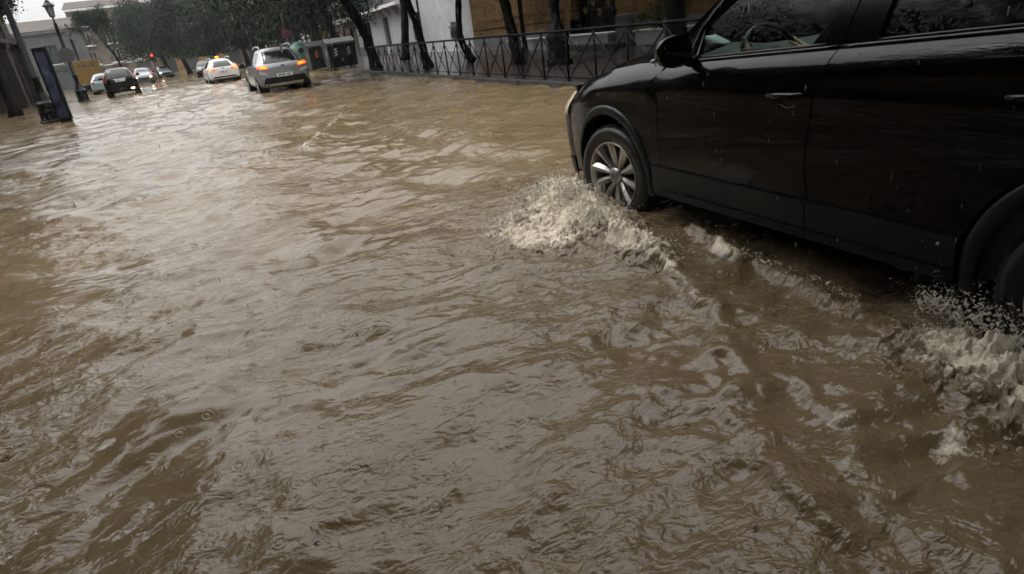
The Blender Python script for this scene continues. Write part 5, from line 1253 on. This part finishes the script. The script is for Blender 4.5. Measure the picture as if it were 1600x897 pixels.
# bonnet
def hood(u, v):
    s = 2*u-1; ye = .60+(-.62-.60)*v; zl = hood_edge(ye); xe = HW+SO(ye, zl)
    yc_ = ye+(1-s*s)*(.24*(1-v)**2+.02-.0*v)+.16*v*(1-s*s)
    rise = (.035+.045*v)*(1-abs(s)**2.6)+.018*math.exp(-((abs(s)-.72)/.10)**2)*sstep(0, .4, v)
    return (xe*s*.997, yc_, zl+rise-.02*(1-v)**3*(1-s*s))
MB().grid(hood, 40, 26).build('bonnet', M['black_paint'], sv, smooth=True)
# greenhouse
def APo(t): # outer pillar line, bottom to top
    return lerp_pts([(1.10, -.42), (1.235, -.53), (1.42, -.77), (1.60, -1.06), (1.68, -1.28)], t)
def gl(y, z, e=0): return SP(y, z, e)
def panel_quad(name, m, front, back, z0, z1, e=0, n=10, nz=10, parent=None, both=True, solid=0):
    for side in ((-1, 1) if both else (-1,)):
        mb = MB()
        def f(u, v):
            zz = None
            y_a, y_b = front(v), back(v); y = y_a+(y_b-y_a)*u; z = z0(y)*(1-v)+z1(y)*v
            p = gl(y, z, e); return (p[0] if side == -1 else -p[0], p[1], p[2])
        o = mb.grid(f, n, nz).build(name, m, parent or sv, smooth=True, solid=solid)
        if side == -1: left = o
    return left
roof_edge = lambda y: lerp_pts([(-3.7, 1.50), (-3.3, 1.585), (-2.6, 1.635), (-1.9, 1.65), (-1.3, 1.625), (-1.0, 1.56)], y)
ft = lambda v: lerp_pts([(0, -.842), (.32, -.856), (.55, -.97), (.8, -1.14), (1, -1.32)], v)
panel_quad('front_window', M['car_glass'], ft, lambda v: -1.700-.03*v, lambda y: belt(y)+.010, lambda y: roof_edge(y)-.03, -.022, 12, 12)
panel_quad('rear_window', M['tint_glass'], lambda v: -1.945-.02*v, lambda v: -2.72-.12*v, lambda y: belt(y)+.010, lambda y: roof_edge(y)-.03, -.022)
panel_quad('quarter_window', M['tint_glass'], lambda v: -2.86-.10*v, lambda v: -3.38+.02*v, lambda y: belt(y)+.04, lambda y: roof_edge(y)-.06, -.020)
panel_quad('centre_pillar', M['rubber_trim'], lambda v: -1.70-.03*v, lambda v: gapB(1.17)+.004-.06*v, lambda y: belt(y)+.004, lambda y: roof_edge(y)-.03, -.006, 4, 10)
panel_quad('centre_pillar', M['rubber_trim'], lambda v: gapB(1.17)-.004-.06*v, lambda v: -1.945-.02*v, lambda y: belt(y)+.004, lambda y: roof_edge(y)-.03, -.006, 4, 10)
panel_quad('rear_pillar', M['black_paint'], lambda v: -2.74-.11*v, lambda v: -2.85-.11*v, lambda y: belt(y)+.004, lambda y: roof_edge(y)-.02, -.002, 4, 10)
panel_quad('rear_pillar', M['black_paint'], lambda v: -3.37+.02*v, lambda v: -3.62+.22*v, lambda y: belt(y)-.02, lambda y: roof_edge(y)-.01, 0, 6, 10)
# belt mouldings: rubber strip, then a thin bright edge
for side in (-1, 1):
    for y0, y1, m_, dz_, e_, r in ((-.80, -1.775, 'rubber_trim', .006, -.004, .010), (-1.79, -2.80, 'rubber_trim', .006, -.004, .010), (-.90, -1.70, 'cladding', .020, -.016, .007), (-1.94, -2.74, 'cladding', .020, -.016, .007)):
        pts = [gl(y0+(y1-y0)*i/14, belt(y0+(y1-y0)*i/14)+dz_, e_) for i in range(15)]
        MB().tube([(p[0]*-side if side == 1 else p[0], p[1], p[2]) for p in pts], r, 8).build('belt_moulding', M[m_], sv, smooth=True)
    # windscreen pillar in body colour with a black inner frame
    def pil(u, v, e=0):
        z = 1.115+(1.66-1.115)*v; yf = APo(z); yb = lerp_pts([(1.115, -.80), (1.28, -.838), (1.42, -.965), (1.55, -1.15), (1.66, -1.36)], z)
        y = yf+(yb-yf)*u; p = gl(yb+(yf-yb)*.0+(y-yb)*1.0, z); inset = .13*(1-u)**1.3
        return ((-p[0]-inset)*side if side == 1 else p[0]+inset, y, z)
    MB().grid(pil, 8, 16).build('windscreen_pillar', M['black_paint'], sv, smooth=True, solid=.02)
    MB().tube([(-(HW+SO(-.85, z)-.012)*-side if side == 1 else -(HW+SO(-.85, z)-.012), y, z) for z, y in ((1.128, -.805), (1.29, -.846), (1.42, -.972), (1.55, -1.155), (1.63, -1.33))], .014, 8).build('window_seal', M['rubber_trim'], sv, smooth=True)
    # door mirror
    mx0 = side*(HW+.135)
    mh = MB()
    def mirr(u, v):
        a = 2*PI*u; rr = math.sin(PI*v*.5)**.55; d = 1-math.cos(PI*v*.5)
        return (mx0+side*.100*rr*math.copysign(abs(math.cos(a))**.8, math.cos(a)), -.955+.105*(1-v**2.2), 1.205+.080*rr*math.copysign(abs(math.sin(a))**.8, math.sin(a))-.004)
    mh.grid(mirr, 28, 10); mo = mh.build('wing_mirror', M['black_paint'], sv, smooth=True, solid=.006)
    MB().grid(lambda u, v: (mx0+side*.091*v*math.copysign(abs(math.cos(2*PI*u))**.8, math.cos(2*PI*u)), -.9505, 1.201+.072*v*math.copysign(abs(math.sin(2*PI*u))**.8, math.sin(2*PI*u))), 28, 4).build('mirror_glass', M['mirror'], mo, rot=None)
    MB().tube([(side*(HW-.07), -.86, 1.125), (side*(HW+.00), -.88, 1.135), (side*(HW+.06), -.90, 1.160)], [.035, .03, .028], 10, squash=.7).build('mirror_arm', M['rubber_trim'], mo, smooth=True)
    MB().sphere((mx0+side*.085, -.875, 1.165), (.022, .022, .012), 10, 6).build('mirror_indicator', M['lens'], mo, smooth=True)
    sl = MB(); sl.add([gl(-.80, 1.126, -.008), gl(-.862, 1.130, -.008), gl(-.868, 1.30, -.008), gl(-.845, 1.285, -.008)], [(0, 1, 2, 3)])
    if side == 1: sl.v = [(-x, y, z) for x, y, z in sl.v]
    sl.build('mirror_sail', M['rubber_trim'], sv, solid=.01)
    # door handles with their cups
    for yc_, zc, nm in ((-1.585, .990, fd), (-2.597, 1.026, rd_)):
        hp = [gl(yc_+.105, zc-.006, .004), gl(yc_+.09, zc-.002, .030), gl(yc_+.03, zc, .040), gl(yc_-.05, zc+.002, .040), gl(yc_-.09, zc+.004, .032), gl(yc_-.105, zc+.004, .004)]
        fl = lambda P_: [(-p[0] if side == 1 else p[0], p[1], p[2]) for p in P_]
        hd_ = MB().tube(fl(hp), [.010, .0135, .014, .014, .0135, .010], 10).build('door_handle', M['black_paint'], nm if side == -1 else sv, smooth=True)
        cup = MB().grid(lambda u, v: gl(yc_+.055*v*math.cos(2*PI*u), zc-.024+.030*v*math.sin(2*PI*u), .0035-.018*(1-v*v)), 20, 4); cup.v = fl(cup.v); cup.build('handle_cup', M['rubber_trim'], hd_, smooth=True)
        arc = MB().tube(fl([gl(yc_+.050*math.cos(a), zc-.026+.030*math.sin(a), .006) for a in [PI+.6+(PI-1.2)*i/10 for i in range(11)]]), .0022, 6); arc.build('cup_rim', M['alloy_dark'], hd_, smooth=True)
# roof, windscreen, tail
def roof(u, v):
    y = -1.16-(3.60-1.16)*v; s = 2*u-1; z = roof_edge(y); p = gl(y, z); xe = -p[0]
    return (xe*s, y+(.16*(1-s*s) if v < .5 else 0)*(1-2*v if v < .5 else 0), z+.055*(1-abs(s)**2.4)+(.0))
MB().grid(roof, 24, 24).build('roof', M['black_paint'], sv, smooth=True)
def wind(u, v):
    s = 2*u-1; z = 1.13+(1.615-1.13)*v; y = APo(z); p = gl(lerp_pts([(1.115, -.80), (1.28, -.838), (1.42, -.965), (1.55, -1.15), (1.66, -1.36)], z), z); xe = -p[0]-.13
    return (xe*s, y+.16*(1-s*s), z+.03*(1-s*s)*v)
MB().grid(wind, 20, 14).build('windscreen', M['windscreen_glass'], sv, smooth=True)
def tail(u, v):
    s = 2*u-1; z = lerp_pts([(0, .28), (.15, .45), (.5, .95), (.62, 1.24), (1, 1.53)], v); w_ = HW+SO(-3.74, min(z, 1.2))-(max(0, z-1.2))*.40
    y = lerp_pts([(.28, -3.74), (.45, -3.82), (.95, -3.80), (1.24, -3.74), (1.53, -3.58)], z)
    return (w_*s, y-.06*(1-abs(s)**3), z)
MB().grid(tail, 24, 16).build('tailgate', M['black_paint'], sv, smooth=True)
MB().grid(lambda u, v: (lambda p: (p[0]*.80, p[1]-.012, p[2]))(tail(u, .64+.32*v)), 20, 8).build('tailgate_window', M['dark_glass'], sv, smooth=True)
for s in (0, 1): MB().grid(lambda u, v: (lambda p: (p[0], p[1]-.012, p[2]))(tail((.02+.2*u) if s == 0 else (.78+.2*u), .44+.12*v)), 6, 4).build('tail_lamp', M['tail_red'], sv, smooth=True)
MB().b2((-.82, -3.7, .30), (.82, .55, .34)).build('underbody', M['rubber_trim'], sv)
MB().b2((-.86, -.56, .34), (.86, -.50, 1.0)).build('bulkhead', M['interior'], sv)
# wheels
def big_wheel(yc, side, steer):
    wl = MB(); T = TR; W2 = .125
    wl.lathe([(.243, -W2*.86), (.258, -W2*.98), (.30, -W2*1.05), (.332, -W2*.98), (.346, -W2*.80), (T, -W2*.55), (T+.002, 0), (T, W2*.55), (.346, W2*.8), (.332, W2*.98), (.28, W2), (.243, W2*.86)], 72, axis='x')
    loc = (side*(HW-.128), yc, WZ-.012)
    ty = wl.build('wheel', M['rubber'], sv, smooth=True, loc=loc, rot=(0, 0, steer+(0 if side < 0 else PI)))
    tr_ = MB()
    for k in range(72):
        a = 2*PI*k/72
        for xx, sk in ((-.06, .4), (.06, -.4)):
            c, q = math.cos(a), math.sin(a); tr_.box((xx, c*(T+.001), q*(T+.001)), (.075, .020, .010), M=Matrix.Rotation(a-PI/2, 3, 'X') @ Matrix.Rotation(sk, 3, 'Z'))
    tag(tr_.build('tread_block', M['rubber'], ty), kind='stuff')
    rm = MB().lathe([(.246, -.118), (.243, -.124), (.236, -.122), (.232, -.108), (.222, -.08), (.214, .02), (.214, .09)], 72, axis='x').build('rim', M['alloy'], ty, smooth=True, auto=50)
    MB().lathe([(0, -.01), (.17, -.01), (.17, .02), (0, .02)], 36, axis='x').build('brake_disc', M['alloy_dark'], ty)
    MB().lathe([(.205, .02), (0, .03)], 36, axis='x').build('rim_back', M['rubber_trim'], ty)
    def spoke_mesh():
        sp = MB()
        # one blade: flat crown, bevelled flanks, widening outwards with a slight sweep
        st = [(.040, .012, .018, -.080, 0), (.075, .015, .021, -.092, .005), (.12, .019, .026, -.103, .009), (.17, .024, .031, -.111, .010), (.215, .029, .035, -.117, .007), (.236, .031, .037, -.119, .004)]
        for r, wt, wb, x, sw in st:
            sp.v += [(x+.045, r, -wb+sw), (x+.012, r, -wb*.98+sw), (x, r, -wt*.35+sw), (x-.002, r, wt*.1+sw), (x+.020, r, wb*.86+sw), (x+.05, r, wb*.9+sw)]
        for i in range(len(st)-1):
            for j in range(5): sp.f.append((i*6+j, (i+1)*6+j, (i+1)*6+j+1, i*6+j+1))
        return sp.mesh('spoke', M['alloy'], False)
    global SPOKE
    try: SPOKE
    except NameError: SPOKE = spoke_mesh()
    for k in range(10): put('spoke', SPOKE, rm, rot=(2*PI*(k+.32)/10, 0, 0))
    hb = MB().lathe([(.062, -.06), (.058, -.094), (.050, -.100), (.043, -.100), (.041, -.106), (.036, -.108), (0, -.108)], 32, axis='x').build('hub', M['alloy'], ty, smooth=True, auto=35)
    MB().lathe([(0, -.1095), (.034, -.1092), (.0345, -.107)], 28, axis='x').build('hub_cap', M['ink'], hb)
    em = MB(); em.lathe([(.0285, -.1098), (.0285, -.1118), (.0335, -.1118), (.0335, -.1098)], 28, axis='x', closed=True)
    def stroke(p, q_, w_=.0026):
        d = Vector((q_[0]-p[0], q_[1]-p[1])).normalized(); nrm = Vector((-d.y, d.x))*w_
        pl = [(p[0]+nrm.x, p[1]+nrm.y), (p[0]-nrm.x, p[1]-nrm.y), (q_[0]-nrm.x, q_[1]-nrm.y), (q_[0]+nrm.x, q_[1]+nrm.y)]
        em.prism(pl, lambda a, b: (-.1098, a, b), lambda a, b: (-.1116, a, b))
    for s in (-1, 1):
        stroke((s*.013, .026), (s*.0015, .003)); stroke((s*.025, .013), (s*.0125, -.024)); stroke((s*.0125, -.024), (s*.001, -.003))
    em.build('emblem', M['alloy'], hb)
    for k in range(5):
        a = 2*PI*(k+.3)/5; MB().lathe([(0, -.088), (.010, -.088), (.010, -.06)], 8, (0, .05*math.cos(a)*1.25, .05*math.sin(a)*1.25), 'x').build('wheel_bolt', M['alloy_dark'], hb)
    return ty
for yc, st_ in ((0, .13), (AXR, 0)):
    for side in (-1, 1): big_wheel(yc, side, st_)
# cabin
MB().grid(lambda u, v: (-.80+1.6*u, -.62-.42*v, 1.13-.02*math.sin(v*3)-.10*v*v+.04*math.exp(-((u-.26)/.1)**2)), 20, 8).build('dashboard', M['interior'], sv, smooth=True)
MB().b2((-.80, -1.03, .55), (.80, -.90, 1.0)).build('dashboard_front', M['interior'], sv, bevel=.03)
MB().b2((-.83, -2.9, .36), (.83, -.6, .42)).build('cabin_floor', M['interior'], sv)
def seat(x, y, nm='seat'):
    s = MB().box((x, y+.22, .70), (.50, .52, .18), M=Matrix.Rotation(.12, 3, 'X')).build('seat', M['seat_cloth'], sv, bevel=.05)
    MB().box((x, y-.12, 1.02), (.48, .14, .62), M=Matrix.Rotation(.22, 3, 'X')).build('seat_back', M['seat_cloth'], s, bevel=.05)
    MB().box((x, y-.24, 1.42), (.26, .10, .18), M=Matrix.Rotation(.12, 3, 'X')).build('head_rest', M['seat_cloth'], s, bevel=.04)
seat(-.40, -1.62); seat(.40, -1.62); seat(-.42, -2.55); seat(.42, -2.55)
sw = MB(); c0 = Vector((-.43, -.96, 1.085)); Mx = Matrix.Rotation(1.12, 3, 'X')
ringp = [c0+Mx @ Vector((.190*math.cos(2*PI*i/36), .190*math.sin(2*PI*i/36), 0)) for i in range(37)]
sw.tube(ringp, .0155, 10, caps=False); wheel_o = sw.build('steering_wheel', M['rubber'], sv, smooth=True)
for a in (0, PI, -PI/2): MB().tube([c0+Mx @ Vector((0, 0, -.02)), c0+Mx @ Vector((.185*math.cos(a), .185*math.sin(a), 0))], .016, 8).build('steering_spoke', M['interior'], wheel_o)
MB().sphere(tuple(c0), (.07, .05, .06), 12, 8).build('steering_hub', M['interior'], wheel_o, smooth=True)
for side in (-1, 1):   # inner door cards
    MB().grid(lambda u, v: (side*(HW-.10-.02*v), -.75-1.9*u, .5+.60*v), 6, 4).build('door_card', M['interior'], sv)
pp_ = thing('paper_sheet', 'pale bluish paper lying on the dashboard behind the windscreen pillar', 'paper', (2.356+HW, 3.749, 0), -.012)
MB().grid(lambda u, v: (-.74+.20*u, -.62-.14*v, 1.165+.05*(1-v)+.012*math.sin(5*u)+.03*u), 8, 6).build('sheet', M['paper'], pp_, smooth=True, solid=.002)

# ------------------------------------------------------------------ the driver: one continuous skinned body, only hand and forearm show
def skin_body(name, verts, edges, rads, m, parent, root=0, sub=2):
    me = bpy.data.meshes.new(name); me.from_pydata(verts, edges, []); me.update(); o = put(name, me, parent)
    md = o.modifiers.new('skin', 'SKIN'); md.use_smooth_shade = True
    sk = me.skin_vertices[0].data if me.skin_vertices else None
    if sk is None:
        bm = bmesh.new(); bm.from_mesh(me); bm.verts.layers.skin.verify(); bm.to_mesh(me); bm.free(); sk = me.skin_vertices[0].data
    for i, r in enumerate(rads): sk[i].radius = (r, r) if not hasattr(r, '__len__') else r; sk[i].use_root = (i == root)
    s2 = o.modifiers.new('sub', 'SUBSURF'); s2.levels = sub; s2.render_levels = sub
    me.materials.append(m); return o
dr = thing('person', 'driver in dark clothes gripping the steering wheel behind the front window', 'person', (2.356+HW, 3.749, 0), -.012)
X = -.40
grip = ringp[20]  # left side of the rim as the driver sees it
gl_ = c0+Mx @ Vector((-.190*math.cos(.45), .190*math.sin(.45), 0)); gr_ = c0+Mx @ Vector((.190*math.cos(.2), .190*math.sin(.2), 0))
lw = gl_+Vector((-.035, -.075, -.035)); rw = gr_+Vector((.03, -.08, -.03))
bv_ = [(X, -1.56, .82), (X, -1.60, 1.0), (X, -1.62, 1.18), (X, -1.63, 1.33), (X, -1.61, 1.43),
       (X-.17, -1.60, 1.30), (X-.255, -1.42, 1.08), tuple(lw), (X+.17, -1.60, 1.30), (X+.25, -1.42, 1.08), tuple(rw),
       (X-.10, -1.50, .80), (X-.12, -1.10, .86), (X-.12, -.95, .52), (X+.10, -1.50, .80), (X+.12, -1.10, .86), (X+.12, -.95, .52)]
be_ = [(0, 1), (1, 2), (2, 3), (3, 4), (3, 5), (5, 6), (6, 7), (3, 8), (8, 9), (9, 10), (0, 11), (11, 12), (12, 13), (0, 14), (14, 15), (15, 16)]
br_ = [(.15, .11), (.145, .11), (.16, .12), (.13, .09), .055, .075, .055, .036, .075, .055, .036, .09, .075, .055, .09, .075, .055]
skin_body('clothed_body', bv_, be_, br_, M['cloth_dark'], dr)
hd2 = MB()
def head(u, v):
    a = 2*PI*u; t = PI*v; x = .076*math.sin(t)*math.cos(a); y = .098*math.sin(t)*math.sin(a); z = -.118*math.cos(t)
    if z < 0: x *= 1+z*1.6; y = y*(1+z*1.0)+(.012 if y > 0 else 0)
    if y > .05 and abs(x) < .018 and -.05 < z < .02: y += .022*(1-abs(x)/.018)*(1-(z+.05)/.07*.5)     # nose
    if y > .04 and abs(abs(x)-.03) < .016 and abs(z) < .014: y -= .010                                  # eye sockets
    return (x, y, z)
hd2.grid(head, 32, 24); ho = hd2.build('head', M['skin'], dr, smooth=True, loc=(X, -1.585, 1.545))
for s in (-1, 1): MB().sphere((s*.030, .083, .0), (.012, .008, .008), 10, 6).build('eye', M['white_strip'], ho, smooth=True); MB().sphere((s*.078, -.005, -.01), (.010, .022, .032), 10, 6).build('ear', M['skin'], ho, smooth=True)
MB().tube([(-.024, .093, -.055), (0, .100, -.056), (.024, .093, -.055)], .005, 6).build('mouth', mat('lip', (.3, .13, .1), .5, 0, 0), ho, smooth=True)
MB().grid(lambda u, v: (lambda p: (p[0]*1.07, p[1]*1.06-.006, p[2]*1.06+.004))(head(.30+.90*u if True else u, .45+.55*v)), 24, 12).build('hair', M['hair'], ho, smooth=True)
def hand(wrist, gripc, tang, side):
    """palm against the rim, four fingers curled round it, thumb along the inside"""
    w_ = Vector(wrist); gq = Vector(gripc); tang = Vector(tang).normalized(); toward = (gq-w_).normalized()
    nrm = toward.cross(tang).normalized()*side
    V = [tuple(w_-toward*.02), tuple(w_+toward*.03)]; E = [(0, 1)]; Rd = [.027, (.034, .022)]
    palm = w_+toward*.062+nrm*.012; V.append(tuple(palm)); E.append((1, 2)); Rd.append((.036, .018))
    lens = (.92, 1.0, .95, .78)
    for k in range(4):
        off = tang*(.030-.020*k); s = lens[k]
        kn = w_+toward*.082+off+nrm*.022
        pts = [kn, gq+off+nrm*.030*s+toward*.004, gq+off+toward*.028*s+nrm*.006, gq+off+toward*.018-nrm*.022*s]
        b = len(V); V += [tuple(p) for p in pts]; E += [(2, b), (b, b+1), (b+1, b+2), (b+2, b+3)]; Rd += [.0105, .0098, .0090, .0078]
    b = len(V); tp = [w_+toward*.035+tang*.036, gq-toward*.022+tang*.046-nrm*.004, gq-toward*.004+tang*.062-nrm*.018]
    V += [tuple(p) for p in tp]; E += [(1, b), (b, b+1), (b+1, b+2)]; Rd += [.0125, .0110, .0090]
    return skin_body('hand', V, E, Rd, M['skin'], dr)
tl_ = (Mx @ Vector((-math.sin(.45)*-1, math.cos(.45), 0)))
hand(lw, gl_, tl_, 1); hand(rw, gr_, (Mx @ Vector((-math.sin(.2), math.cos(.2), 0))), -1)
# ------------------------------------------------------------------ rainy air
hz = MB().b2((-60, -12, -1.6), (60, 210, 24)).build('haze', None)
tag(hz, 'pale grey rain haze filling the street', 'haze', kind='stuff')
hm = bpy.data.materials.new('haze'); hm.use_nodes = True; nt = hm.node_tree; nt.nodes.clear()
ho_ = nt.nodes.new('ShaderNodeOutputMaterial'); pv = nt.nodes.new('ShaderNodeVolumePrincipled')
pv.inputs['Color'].default_value = (.86, .90, .92, 1); pv.inputs['Density'].default_value = .0003; pv.inputs['Anisotropy'].default_value = .2
nt.links.new(pv.outputs['Volume'], ho_.inputs['Volume']); hz.data.materials.append(hm)
